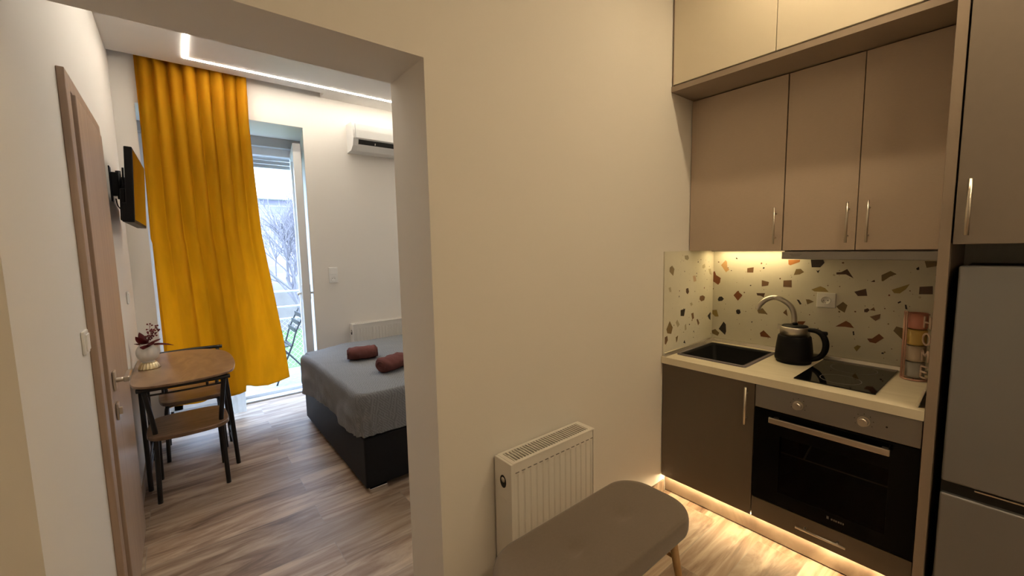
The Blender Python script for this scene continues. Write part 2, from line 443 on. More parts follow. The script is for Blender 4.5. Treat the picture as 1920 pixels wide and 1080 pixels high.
bx(b, sx0, sx1, 4.85, 4.91, .05, .13, .004); bx(b, sx0, sx1, 4.85, 4.91, 2.40, 2.47, .004)
s = obj('fixed_sash', b, 'upvc', w1)
obj('pane', B(sx0+.06, sx1-.06, 4.878, 4.884, .12, 2.41), 'pane', s)
# right leaf stands open, folded back against the reveal
hinge = Vector((1.035, 4.87, 0)); free = Vector((.948, 4.31, 0))
dv = (free-hinge).normalized(); nv = Vector((-dv.y, dv.x, 0))
Lw = (free-hinge).length
def sashbox(bm, a0, a1, t0, t1, z0, z1, bev=.004):
    t = bmesh.new(); bx(t, a0, a1, t0, t1, z0, z1, bev)
    for v in t.verts: v.co = hinge + dv*v.co.x + nv*v.co.y + Vector((0, 0, v.co.z))
    merge(bm, t)
b = nb()
for a in ((0, .075), (Lw-.075, Lw)): sashbox(b, a[0], a[1], -.034, .034, .06, 2.50)
sashbox(b, 0, Lw, -.034, .034, .06, .15); sashbox(b, 0, Lw, -.034, .034, 2.42, 2.50)
s = obj('open_sash', b, 'upvc', w1)
b = nb(); sashbox(b, .07, Lw-.07, -.003, .003, .14, 2.43, 0); obj('pane', b, 'pane', s)
b = nb(); sashbox(b, Lw-.05, Lw-.02, .03, .04, 1.04, 1.18); sashbox(b, Lw-.045, Lw-.025, .04, .075, 1.09, 1.11); sashbox(b, Lw-.14, Lw-.02, .062, .08, 1.09, 1.11)
sashbox(b, Lw-.05, Lw-.02, -.04, -.03, 1.04, 1.18); sashbox(b, Lw-.045, Lw-.025, -.075, -.04, 1.09, 1.11); sashbox(b, Lw-.045, Lw+.05, -.08, -.062, 1.09, 1.11)
obj('sash_handle', b, 'white', s)
struct('trim_threshold', B(OX0, OX1, 4.76, 4.87, 0, .018, bev=.004), 'whitewall')

# ================================================================== KITCHEN
XF = 2.174       # plane of the base fronts
zc = lambda z: z + H
WT, WB = zc(-.652), zc(-.690)      # worktop top and underside
CB = zc(-1.383)                    # underside of the base fronts
PL = .195                          # inner face of the tall side panel
JY = .79                           # joint between sink cabinet and oven housing
def pull(parent, p0, p1, out, r=.005, m='nickel', name='handle'):
    p0, p1, out = Vector(p0), Vector(p1), Vector(out)
    b = nb(); tube(b, [p0+out, p1+out], r)
    for t in (.17, .83):
        q = p0.lerp(p1, t); tube(b, [q, q+out], r*.8, n=8)
    return obj(name, b, m, parent)

# sink base cabinet
t = thing('base_cabinet', 'dark taupe base cabinet with one door under the sink', 'cabinet', (2.48, 1.04, 0), 'kitchen base cabinets')
obj('carcass', B(XF+.02, XK-.01, JY+.002, YP0-.003, CB, WB-.275), 'taupe', t)
dr = obj('door', B(XF, XF+.019, JY+.002, YP0-.004, CB, WB-.003, bev=.0015), 'base', t)
pull(dr, (XF, .825, zc(-.907)), (XF, .825, zc(-.715)), (-.028, 0, 0), .006)
# oven housing
t = thing('oven_housing', 'dark taupe base cabinet with a low drawer, holding the built-in oven', 'cabinet', (2.48, .49, 0), 'kitchen base cabinets')
b = nb(); bx(b, XF+.02, XK-.01, JY-.018, JY-.002, CB, WB); bx(b, XF+.02, XK-.01, PL+.001, PL+.008, CB, WB); bx(b, XF+.02, XK-.01, PL+.008, JY-.018, CB, zc(-1.27))
obj('carcass', b, 'taupe', t)
dr = obj('drawer', B(XF, XF+.019, PL+.003, JY-.002, CB, zc(-1.277), bev=.0015), 'base', t)
pull(dr, (XF, .402, zc(-1.326)), (XF, .588, zc(-1.326)), (-.026, 0, 0), .006)
# kickboard and its LED
t = obj('kickboard', B(2.222, 2.236, PL, YP0-.002, 0.006, CB-.0, bev=.001), 'skirt', None, 'pale wood plinth board lit from above, under the base cabinets', 'plinth')
obj('led_plinth_strip', B(2.196, 2.206, PL+.01, YP0-.02, CB-.008, CB-.001), 'led_plinth', None, 'glowing warm light strip under the front edge of the base cabinets', 'light strip')

# worktop with the sink and hob cut-outs
SX0, SX1, SY0, SY1 = 2.262, 2.690, .875, 1.255
b = nb()
x0, x1 = XF-.018, XK-.003
bx(b, x0, SX0+.012, PL+.001, YP0-.003, WB, WT); bx(b, SX1-.012, x1, PL+.001, YP0-.003, WB, WT)
bx(b, SX0+.012, SX1-.012, PL+.001, SY0+.012, WB, WT); bx(b, SX0+.012, SX1-.012, SY1-.012, YP0-.003, WB, WT)
wk = obj('worktop', b, 'worktop', None, 'cream laminate worktop over the sink cabinet and the oven', 'worktop')
b = nb()
prism(b, [(XK-.026, WT), (XK-.022, WT+.020), (XK-.006, WT+.024), (XK-.003, WT)], PL+.04, YP0-.02, axis='y', mi=0)
b2 = nb()
prism(b2, [(YP0-.026, WT), (YP0-.022, WT+.020), (YP0-.016, WT+.024), (YP0-.011, WT)], XF-.01, XK-.02, axis='x')
obj('wall_strip', b, 'alu', wk); obj('side_strip', b2, 'alu', wk)

# terrazzo splashbacks
SIDE_CHIPS = [('g',[(2.387,-0.072),(2.428,-0.07),(2.441,-0.089),(2.424,-0.101),(2.394,-0.093)]),('o',[(2.223,-0.136),(2.249,-0.126),(2.274,-0.147),(2.262,-0.187),(2.22,-0.159)]),('p',[(2.611,-0.141),(2.643,-0.13),(2.652,-0.153),(2.632,-0.161),(2.612,-0.157)]),('p',[(2.692,-0.167),(2.726,-0.166),(2.742,-0.209),(2.714,-0.201)]),('k',[(2.492,-0.201),(2.525,-0.2),(2.539,-0.235),(2.506,-0.239)]),('p',[(2.213,-0.254),(2.237,-0.25),(2.246,-0.28),(2.227,-0.281)]),('d',[(2.413,-0.275),(2.439,-0.271),(2.45,-0.297),(2.433,-0.311),(2.414,-0.297)]),('b',[(2.589,-0.337),(2.627,-0.334),(2.657,-0.346),(2.649,-0.368),(2.61,-0.372),(2.584,-0.356)]),('p',[(2.463,-0.369),(2.489,-0.366),(2.5,-0.382),(2.478,-0.389)]),('n',[(2.354,-0.401),(2.409,-0.397),(2.396,-0.442),(2.355,-0.437)]),('b',[(2.483,-0.437),(2.511,-0.434),(2.519,-0.47),(2.498,-0.477)]),('n',[(2.699,-0.476),(2.739,-0.455),(2.741,-0.511),(2.717,-0.498)]),('b',[(2.551,-0.483),(2.57,-0.482),(2.591,-0.511),(2.575,-0.525)]),('p',[(2.3,-0.47),(2.318,-0.454),(2.346,-0.488),(2.323,-0.503)]),('o',[(2.197,-0.497),(2.233,-0.452),(2.267,-0.495),(2.252,-0.532),(2.208,-0.522)]),('p',[(2.405,-0.502),(2.422,-0.492),(2.43,-0.53),(2.409,-0.534)]),('b',[(2.182,-0.542),(2.209,-0.537),(2.215,-0.565),(2.194,-0.588),(2.183,-0.58)]),('o',[(2.303,-0.561),(2.331,-0.553),(2.321,-0.585),(2.31,-0.595)]),('n',[(2.394,-0.609),(2.408,-0.593),(2.421,-0.617)])]
BACK_CHIPS = [('t',[(1.239,-0.144),(1.211,-0.111),(1.202,-0.121),(1.199,-0.156),(1.186,-0.172),(1.206,-0.19)]),('r',[(1.294,-0.195),(1.279,-0.184),(1.269,-0.21),(1.239,-0.228),(1.242,-0.258),(1.254,-0.274),(1.29,-0.251)]),('b',[(1.078,-0.16),(1.041,-0.153),(1.043,-0.186),(1.078,-0.187)]),('b',[(0.993,-0.231),(0.953,-0.24),(0.957,-0.261),(0.992,-0.269)]),('b',[(0.877,-0.227),(0.835,-0.223),(0.833,-0.265),(0.877,-0.264)]),('r',[(1.155,-0.336),(1.132,-0.307),(1.101,-0.332),(1.127,-0.369)]),('d',[(1.02,-0.312),(0.972,-0.309),(0.979,-0.335),(0.996,-0.327),(1.015,-0.326)]),('n',[(1.254,-0.37),(1.245,-0.353),(1.229,-0.35),(1.214,-0.364),(1.225,-0.378),(1.248,-0.383)]),('r',[(1.296,-0.294),(1.282,-0.3),(1.293,-0.32)]),('n',[(1.137,-0.434),(1.128,-0.425),(1.113,-0.426),(1.108,-0.444),(1.118,-0.456),(1.132,-0.453)]),('m',[(1.291,-0.447),(1.259,-0.441),(1.245,-0.485),(1.267,-0.488),(1.288,-0.47)]),('n',[(1.242,-0.568),(1.212,-0.515),(1.197,-0.532),(1.194,-0.578),(1.2,-0.602)]),('o',[(1.288,-0.585),(1.265,-0.572),(1.237,-0.594),(1.247,-0.616),(1.284,-0.605)]),('r',[(0.992,-0.558),(0.972,-0.538),(0.929,-0.579),(0.987,-0.579)]),('o',[(1.012,-0.418),(0.982,-0.402),(0.954,-0.436),(1.004,-0.437)]),('b',[(0.872,-0.418),(0.855,-0.395),(0.847,-0.436)]),('q',[(0.857,-0.105),(0.798,-0.104),(0.8,-0.117),(0.847,-0.137),(0.855,-0.131)]),('n',[(0.747,-0.103),(0.689,-0.103),(0.683,-0.12),(0.701,-0.145),(0.741,-0.146)]),('o',[(0.826,-0.193),(0.816,-0.158),(0.793,-0.156),(0.776,-0.174),(0.797,-0.188)]),('n',[(0.719,-0.162),(0.711,-0.165),(0.702,-0.158),(0.71,-0.178)]),('d',[(0.628,-0.171),(0.607,-0.168),(0.582,-0.151),(0.569,-0.173),(0.553,-0.2),(0.586,-0.18),(0.627,-0.182)]),('o',[(0.443,-0.178),(0.41,-0.156),(0.386,-0.171),(0.411,-0.185),(0.435,-0.209),(0.441,-0.208)]),('d',[(0.483,-0.215),(0.469,-0.203),(0.466,-0.214)]),('m',[(0.401,-0.25),(0.369,-0.234),(0.336,-0.217),(0.349,-0.244),(0.37,-0.266),(0.391,-0.266)]),('d',[(0.302,-0.229),(0.257,-0.223),(0.255,-0.262),(0.302,-0.265)]),('d',[(0.547,-0.27),(0.5,-0.251),(0.493,-0.288),(0.531,-0.292)]),('m',[(0.737,-0.271),(0.696,-0.25),(0.674,-0.259),(0.657,-0.279),(0.722,-0.281)]),('n',[(0.806,-0.333),(0.794,-0.335),(0.78,-0.358),(0.789,-0.362)]),('o',[(0.761,-0.329),(0.745,-0.328),(0.722,-0.339),(0.753,-0.357)]),('o',[(0.619,-0.356),(0.592,-0.328),(0.572,-0.345),(0.582,-0.386),(0.608,-0.371)]),('d',[(0.502,-0.36),(0.488,-0.352),(0.48,-0.361),(0.489,-0.374),(0.501,-0.374)]),('b',[(0.48,-0.361),(0.464,-0.344),(0.457,-0.363)]),('b',[(0.478,-0.395),(0.436,-0.376),(0.438,-0.399),(0.454,-0.415)]),('r',[(0.619,-0.466),(0.574,-0.429),(0.557,-0.439),(0.538,-0.464),(0.578,-0.462)]),('n',[(0.544,-0.483),(0.538,-0.48),(0.535,-0.501),(0.541,-0.503)]),('r',[(0.483,-0.511),(0.463,-0.508),(0.437,-0.479),(0.417,-0.498),(0.448,-0.531),(0.472,-0.528)]),('o',[(0.384,-0.456),(0.374,-0.432),(0.345,-0.439),(0.33,-0.484),(0.346,-0.498),(0.374,-0.467)]),('m',[(0.535,-0.568),(0.521,-0.553),(0.505,-0.556),(0.522,-0.588)]),('o',[(0.291,-0.105),(0.249,-0.105),(0.248,-0.128),(0.283,-0.137)]),('n',[(0.251,-0.17),(0.247,-0.162),(0.246,-0.181)]),('n',[(0.349,-0.32),(0.343,-0.32),(0.338,-0.343),(0.346,-0.341)]),('n',[(0.376,-0.311),(0.365,-0.303),(0.363,-0.31),(0.373,-0.317)]),('n',[(0.319,-0.141),(0.309,-0.132),(0.307,-0.147),(0.315,-0.149)]),('r',[(0.795,-0.46),(0.757,-0.455),(0.768,-0.476),(0.797,-0.474)])]
def chips(bm, items, place, idx):
    for c, pts in items:
        vs = [bm.verts.new(place(a, z+H, .0006)) for a, z in pts]
        try: f = bm.faces.new(vs); f.material_index = idx[c]
        except ValueError: pass
def specks(bm, n, a0, a1, z0, z1, place, idx, seed):
    rnd = random.Random(seed)
    for _ in range(n):
        a, z = rnd.uniform(a0, a1), rnd.uniform(z0, z1)
        r = rnd.choice((.0015, .002, .002, .003, .004, .006)); k = rnd.choice((4, 5, 6)); o = rnd.random()*6
        vs = [bm.verts.new(place(a+r*rnd.uniform(.6, 1.1)*math.cos(o+2*PI*j/k), z+r*rnd.uniform(.6, 1.1)*math.sin(o+2*PI*j/k), .0004)) for j in range(k)]
        bm.faces.new(vs).material_index = idx[rnd.choice('ndbbrop')]
keys = list(chipc); idx = {k: i+1 for i, k in enumerate(keys)}
mats = ['terrazzo'] + ['chip_'+k for k in keys]
def splash(name, slab, items, place, rng, n, seed, label):
    t = bmesh.new(); t2 = bmesh.new()
    bx(t, *slab)
    bm = nb(); merge(bm, t); t2.free()
    chips(bm, items, place, idx); specks(bm, n, *rng, place, idx, seed)
    xs = bm.verts
    # chips are flat inlays: keep their normals facing the room
    me = bpy.data.meshes.new(name)
    org = Vector(((slab[0]+slab[1])/2, (slab[2]+slab[3])/2, slab[4]))
    for v in bm.verts: v.co -= org
    bm.to_mesh(me); bm.free()
    for k in mats: me.materials.append(M[k])
    o = bpy.data.objects.new(name, me); C.objects.link(o); o.location = org
    o['label'] = label; o['category'] = 'splashback'
    return o
splash('splashback', (XK-.008, XK-.0005, PL+.002, YP0-.001, WT+.0, zc(-.045)), BACK_CHIPS, lambda a, z, e: (XK-.008-e, a, z), (PL+.02, YP0-.02, WT+.03, zc(-.09)), 150, 3, 'wide terrazzo panel with brown and black chips behind the kettle')
splash('splashback', (XF-.005, XK-.009, YP0-.008, YP0-.0005, WT+.0, zc(-.043)), SIDE_CHIPS, lambda a, z, e: (a, YP0-.008-e, z), (XF+.01, XK-.02, WT+.03, zc(-.06)), 75, 5, 'narrow terrazzo panel on the left side of the sink corner')

# sink
t = thing('sink', 'black square sink with a pale grey rim, set in the worktop', 'sink', ((SX0+SX1)/2, (SY0+SY1)/2, WT))
b = nb(); cx, cy, hx, hy = (SX0+SX1)/2, (SY0+SY1)/2, (SX1-SX0)/2, (SY1-SY0)/2
rings = []
for s, z, r in ((0, 0.0005, .012), (0, .006, .012), (.022, .006, .012), (.030, -.004, .02), (.042, -.17, .04), (.10, -.185, .03)):
    rings.append([(x, y, WT+z) for x, y in rrect(cx, cy, hx-s, hy-s, r)])
loft(b, rings, cap0=False)
obj('basin', b, 'granite', t)
b = nb(); lathe(b, [(.001, 0), (.035, 0), (.04, .003), (.04, -.002)], (cx, cy, WT-.184), 24, cap=False); obj('drain', b, 'chrome', t)
b = nb(); o_, i_ = rrect(cx, cy, hx+.0015, hy+.0015, .013), rrect(cx, cy, hx-.014, hy-.014, .012)
loft(b, [[(x, y, WT+.0005) for x, y in o_], [(x, y, WT+.0072) for x, y in o_], [(x, y, WT+.0072) for x, y in i_]], False, False)
M['rimgrey'] = mat('grey_sink_rim', (0.16, 0.14, 0.15), 0.3)
obj('rim', b, 'rimgrey', t)
# tap
t = thing('faucet', 'brushed steel swan-neck tap behind the black kettle', 'tap', (2.725, .80, WT))
lathe_b = lathe(nb(), [(.026, 0), (.026, .012), (.021, .016), (.020, .07), (.016, .075)], (2.725, .80, WT)); obj('base', lathe_b, 'nickel', t)
path = smoothpath([(2.725, .80, WT+.07), (2.725, .80, WT+.20), (2.722, .812, zc(-.385)), (2.712, .845, zc(-.345)), (2.695, .89, zc(-.322)), (2.672, .93, zc(-.335)), (2.655, .958, zc(-.368)), (2.648, .966, zc(-.395))], 6)
obj('spout', T(path, .0145), 'steel', t)
b = nb(); tube(b, [(2.725, .80, WT+.05), (2.70, .775, WT+.06), (2.66, .75, WT+.085)], .007); obj('lever', b, 'nickel', t)
# kettle
KX, KY = 2.575, .752
t = thing('kettle', 'black electric kettle with a steel collar, between sink and hob', 'kettle', (KX, KY, WT))
lathe_b = lathe(nb(), [(.080, .0), (.082, .010), (.080, .014)], (KX, KY, WT)); obj('power_base', lathe_b, 'black', t)
lathe_b = lathe(nb(), [(.086, .014), (.0885, .022), (.087, .05), (.082, .10), (.076, .142), (.072, .147)], (KX, KY, WT)); obj('body', lathe_b, 'black', t)
lathe_b = lathe(nb(), [(.068, .1465), (.067, .188), (.065, .193), (.062, .195)], (KX, KY, WT)); col = obj('collar', lathe_b, 'steel', t, 'steel collar')
b = lathe(nb(), [(.062, .194), (.058, .200), (.03, .204), (.001, .205)], (KX, KY, WT)); lathe(b, [(.012, .204), (.013, .212), (.008, .216), (.001, .217)], (KX, KY, WT), 20); obj('lid', b, 'black', t)
b = nb()
prism(b, [(-.012, .176), (.012, .176), (.008, .193), (-.008, .193)], 0, 1, axis='x')
for v in b.verts:    # spout beak pointing along +y, away from the handle
    px, a, z = v.co.x, v.co.y, v.co.z
    wdt = a*(1-px*.7)
    v.co = Vector((KX+wdt, KY+.062+px*.020, WT+z+px*.006*(1 if z > .18 else -1.2)*1.0))
obj('beak', b, 'steel', t)
hp = smoothpath([(KX-.01, KY-.066, WT+.186), (KX-.015, KY-.105, WT+.184), (KX-.02, KY-.132, WT+.165), (KX-.022, KY-.146, WT+.125), (KX-.02, KY-.140, WT+.08), (KX-.015, KY-.115, WT+.045), (KX-.01, KY-.082, WT+.028)], 5)
b = T(hp, [.011+.004*math.sin(PI*i/(len(hp)-1)) for i in range(len(hp))])
bx(b, KX-.028, KX-.006, KY-.150, KY-.115, WT+.168, WT+.188, .006)
obj('handle', b, 'black', t)
# hob
t = thing('hob', 'black glass two-zone cooktop set in the worktop over the oven', 'hob', (2.49, .502, WT))
obj('glass_plate', B(2.245, 2.735, .352, .652, WT+.0005, WT+.006, bev=.002), 'blackglass', t)
for cx_, r_ in ((2.37, .075), (2.61, .09)):
    b = nb(); lathe(b, [(r_, 0), (r_+.0015, .0004), (r_+.003, 0)], (cx_, .50, WT+.0061), 48, cap=False); obj('heating_zone', b, 'greymark', t)
# oven
t = thing('oven', 'built-in oven with black glass door and steel control panel, below the hob', 'oven', (2.45, .49, zc(-1.27)))
XO = XF-.004
oy0, oy1 = PL+.004, JY-.003
b = nb(); bx(b, XO, XO+.03, oy0, oy1, zc(-.806), zc(-.696), .002)
tube(b, [(XO, .30, zc(-.752)), (XO-.001, .30, zc(-.752))], .0035, n=10, mi=1)
for y_ in (.606, .372):
    for k in range(7):
        a = R(210-40*k); bx(b, XO-.0006, XO, y_+.031*math.cos(a)-.0015, y_+.031*math.cos(a)+.0015, zc(-.75)+.031*math.sin(a)-.0015, zc(-.75)+.031*math.sin(a)+.0015, mi=1)
obj('control_panel', b, ['panelsteel', 'dark'], t)
for y_ in (.606, .372):
    b = nb(); tube(b, [(XO, y_, zc(-.750)), (XO-.006, y_, zc(-.750))], .021, n=28); tube(b, [(XO-.006, y_, zc(-.750)), (XO-.028, y_, zc(-.750))], [.017, .0155], n=28)
    bx(b, XO-.030, XO-.028, y_-.0015, y_+.0015, zc(-.750), zc(-.736)); obj('knob', b, 'nickel', t)
wy0, wy1, wz0, wz1 = .285, .675, zc(-1.205), zc(-.925)
b = nb(); z0_, z1_ = zc(-1.270), zc(-.810)
bx(b, XO, XO+.028, oy0, wy0, z0_, z1_); bx(b, XO, XO+.028, wy1, oy1, z0_, z1_)
bx(b, XO, XO+.028, wy0, wy1, z0_, wz0); bx(b, XO, XO+.028, wy0, wy1, wz1, z1_)
dr = obj('door', b, 'ovenglass', t)
obj('window_pane', B(XO+.001, XO+.005, wy0, wy1, wz0, wz1), 'ovenpane', dr)
b = nb(); bx(b, XO-.044, XO-.032, .280, .712, zc(-.855), zc(-.828), .003)
for y_ in (.30, .69): bx(b, XO-.034, XO, y_-.01, y_+.01, zc(-.852), zc(-.834), .002)
obj('handle', b, 'nickel', dr)
b = nb()
for k, (a, c) in enumerate(((.470, .478), (.456, .462), (.448, .453), (.440, .446), (.431, .437), (.423, .429), (.416, .420))): bx(b, XO-.0006, XO, a-.0, c, zc(-1.236), zc(-1.228)+(.005 if k == 0 else 0))
obj('logo', b, 'greymark', dr)
b = nb()
cx0, cx1, cy0, cy1, cz0, cz1 = XO+.03, 2.62, .265, .72, zc(-1.24), zc(-.87)
bx(b, cx1, cx1+.02, cy0-.02, cy1+.02, cz0-.02, cz1+.02); bx(b, cx0, cx1, cy0-.02, cy0, cz0, cz1); bx(b, cx0, cx1, cy1, cy1+.02, cz0, cz1)
bx(b, cx0, cx1, cy0-.02, cy1+.02, cz0-.02, cz0); bx(b, cx0, cx1, cy0-.02, cy1+.02, cz1, cz1+.02)
obj('cavity', b, 'enamel', t)
b = nb(); zr = zc(-1.018)
tube(b, [(XO+.04, cy0+.002, zr), (XO+.04, cy1-.002, zr)], .003, n=8)
tube(b, [(cx1-.02, cy0+.002, zr), (cx1-.02, cy1-.002, zr)], .003, n=8)
for k in range(6):
    y_ = cy0+.04+k*(cy1-cy0-.08)/5; tube(b, [(XO+.04, y_, zr), (cx1-.02, y_, zr)], .0011, n=6, mi=1)
obj('rack', b, ['nickel', 'enamel'], t)
b = nb()
tube(b, [(cx1-.01, cy1-.03, zc(-1.2)), (cx1-.01, cy1-.13, zc(-.90))], .004, n=6); obj('heating_rod', b, 'nickel', t)

# tall side panel, tall cupboard and fridge
obj('side_panel', B(2.16, XK-.001, PL-.030, PL, .002, ZC-.005, bev=.001), 'taupe', None, 'tall taupe panel between the worktop and the fridge', 'panel')
FY0, FY1 = -.44, PL-.034
t = thing('tall_cupboard', 'grey taupe tall cupboard with a long handle above the fridge', 'cabinet', (2.48, -.14, zc(-.021)))
obj('carcass', B(XF+.002, XK-.01, FY0, FY1, zc(-.019), ZC-.01), 'taupe', t)
dr = obj('door', B(XF-.018, XF, FY0+.002, FY1-.002, zc(-.021), ZC-.012, bev=.0015), 'tallfront', t)
pull(dr, (XF-.018, .127, zc(.010)), (XF-.018, .127, zc(.202)), (-.026, 0, 0), .0065)
t = thing('fridge', 'grey two-door fridge standing under the tall cupboard at the right', 'fridge', (2.48, -.15, 0))
fy0, fy1 = FY0+.01, .140
obj('body', B(XF+.06, XK-.02, fy0, fy1, .02, zc(-.11), bev=.004), 'black', t)
xf0 = XF-.0
obj('upper_door', B(xf0, xf0+.055, fy0, fy1, zc(-.905), zc(-.098), bev=.007, seg=3), 'fridge', t)
obj('lower_door', B(xf0, xf0+.055, fy0, fy1-.0, .03, zc(-.952), bev=.007, seg=3), 'fridge', t)
b = nb(); bx(b, xf0+.02, xf0+.06, fy0, fy1, zc(-.952), zc(-.905)); obj('grip_recess', b, 'dark', t)
b = nb(); bx(b, xf0-.001, xf0+.012, fy0+.05, .055, zc(-.914), zc(-.909), .001); obj('grip_trim', b, 'nickel', t)

# wall cupboards
XU = 2.452
UB, UT = zc(-.044), zc(.842)
def cupboard(label, y0, y1, doors, handles, zb=UB):
    t = thing('wall_cupboard', label, 'cabinet', (2.6, (y0+y1)/2, zb), 'linen-look wall cupboards')
    obj('carcass', B(XU+.02, XK-.001, y0+.001, y1-.001, zb+.001, UT-.001), 'taupe', t)
    for (a, c), hy in zip(doors, handles):
        dr = obj('door', B(XU, XU+.019, a+.0018, c-.0018, zb, UT-.006, bev=.001), 'linen', t)
        pull(dr, (XU, hy, zc(-.010)), (XU, hy, zc(.178)), (-.030, 0, 0), .005)
    return t
cupboard('taupe wall cupboard with a single door, over the sink', .792, YP0-.002, [(.792, YP0-.002)], [.824])
cupboard('taupe double-door wall cupboard over the extractor hood', PL+.003, .790, [(.492, .790), (PL+.003, .492)], [.523, .449])
# extractor hood
t = thing('extractor_hood', 'slim steel extractor hood under the double wall cupboard', 'hood', (2.6, .49, zc(-.09)))
obj('front_strip', B(XU-.012, XU+.02, PL+.004, .787, zc(-.089), zc(-.052), bev=.002), 'panelsteel', t)
obj('housing', B(XU+.022, XK-.012, PL+.01, .785, zc(-.080), zc(-.046)), 'tallfront', t)
b = nb()
for k, (a, c, z_) in enumerate(((.700, .752, -.064), (.706, .744, -.072))):
    for j in range(8):
        q = a+(c-a)*j/8; bx(b, XU-.0126, XU-.012, q, q+(c-a)/8*.7, zc(z_)-.0022, zc(z_)+.0018)
obj('logo', b, 'greymark', t)
# under-cabinet LED
t = thing('under_cupboard_light', 'warm light bar under the wall cupboard over the sink', 'light', (2.70, 1.03, UB-.012))
b = nb(); bx(b, 2.66, 2.74, .82, 1.25, UB-.004, UB-.0005); bx(b, 2.655, 2.66, .82, 1.25, UB-.0085, UB-.0005)
obj('housing', b, 'nickel', t)
obj('diffuser', B(2.665, 2.735, .83, 1.24, UB-.0070, UB-.0045), 'led_shelf', t)
# deep overhead cupboards
XT = 2.222
t = thing('overhead_cupboard', 'deep cream overhead cupboards on a taupe shelf, up to the ceiling', 'cabinet', (2.48, .74, UT))
obj('shelf', B(XT-.002, XK-.001, PL+.001, YP0-.002, UT, zc(.870)), 'taupe', t)
obj('carcass', B(XT+.022, XK-.001, PL+.002, YP0-.004, zc(.871), ZC-.004), 'taupe', t)
obj('door', B(XT, XT+.019, .778, YP0-.012, zc(.878), ZC-.006, bev=.001), 'cream', t)
obj('door', B(XT, XT+.019, PL+.004, .775, zc(.878), ZC-.006, bev=.001), 'cream', t)
obj('filler', B(XT+.004, XT+.022, YP0-.011, YP0-.004, zc(.871), ZC-.004), 'taupe', t)

# wall socket on the splashback
def socket_part(parent, P, u, v, n, r=.020):
    """round earthed socket insert: P centre, u/v in plane, n outwards"""
    P, u, v, n = Vector(P), Vector(u), Vector(v), Vector(n)
    b = nb(); ring = []
    for rad, d_ in ((r*1.16, 0), (r*1.14, .0045), (r*1.02, .0045), (r*.98, .0008), (.0005, .0008)):
        ring.append([P+u*(rad*math.cos(2*PI*k/28))+v*(rad*math.sin(2*PI*k/28))+n*d_ for k in range(28)])
    loft(b, ring, False, True); o = obj('insert', b, 'white', parent)
    b = nb()
    for s in (-1, 1): tube(b, [P+u*(s*.0095)+n*.0005, P+u*(s*.0095)+n*.0012], .0026, n=10)
    tube(b, [P-v*.014+n*.0005, P-v*.014+n*.0012], .002, n=10)
    obj('contacts', b, 'dark', parent)
t = thing('wall_socket', 'white square power socket on the terrazzo panel above the hob', 'socket', (XK-.01, .665, zc(-.327)))
P0 = (XK-.019, .665, zc(-.325))
b = nb(); o_ = rrect(0, 0, .043, .041, .004, 4); i_ = [(.0225*math.cos(2*PI*k/20), .0225*math.sin(2*PI*k/20)) for k in range(20)]
bx(b, XK-.0188, XK-.0082, .622, .708, zc(-.366), zc(-.284), .003)
obj('plate', b, 'white', t)
socket_part(t, P0, (0, 1, 0), (0, 0, 1), (-1, 0, 0))

# mug tree with four stacked mugs
MX, MY = 2.64, .284
t = thing('mug_rack', 'pink wire mug stand with a round foot, at the right end of the worktop', 'rack', (MX, MY, WT))
M['pinkwire'] = mat('rose_painted_wire', (0.62, 0.36, 0.28), 0.35, 0.3)
b = nb(); ring = [(MX+.046*math.cos(a), MY+.046*math.sin(a), WT+.005) for a in [2*PI*k/40 for k in range(41)]]
tube(b, ring, .004, n=8, cap=False); tube(b, [(MX-.046, MY, WT+.005), (MX+.046, MY, WT+.005)], .003, n=8); tube(b, [(MX, MY-.046, WT+.005), (MX, MY+.046, WT+.005)], .003, n=8); obj('foot', b, 'pinkwire', t)
b = nb()
for a in (R(100), R(118), R(135)):
    q = (MX+.046*math.cos(a), MY+.046*math.sin(a)); tube(b, [(q[0], q[1], WT+.005), (q[0], q[1], WT+.318)], .003, n=8)
tube(b, [(MX+.046*math.cos(R(a)), MY+.046*math.sin(R(a)), WT+.318) for a in range(95, 141, 5)], .003, n=8)
obj('uprights', b, 'pinkwire', t)
MUGS = [('grey', (0.36, 0.35, 0.33), 'E'), ('beige', (0.56, 0.46, 0.36), 'M'), ('yellow', (0.62, 0.44, 0.13), 'O'), ('pink', (0.62, 0.26, 0.20), 'H')]
M['letterwhite'] = mat('glazed_cream_letter', (0.68, 0.52, 0.44), 0.3)
hd = Vector((-.75, -.66, 0)).normalized()
mz = WT+.010; mh = .0755
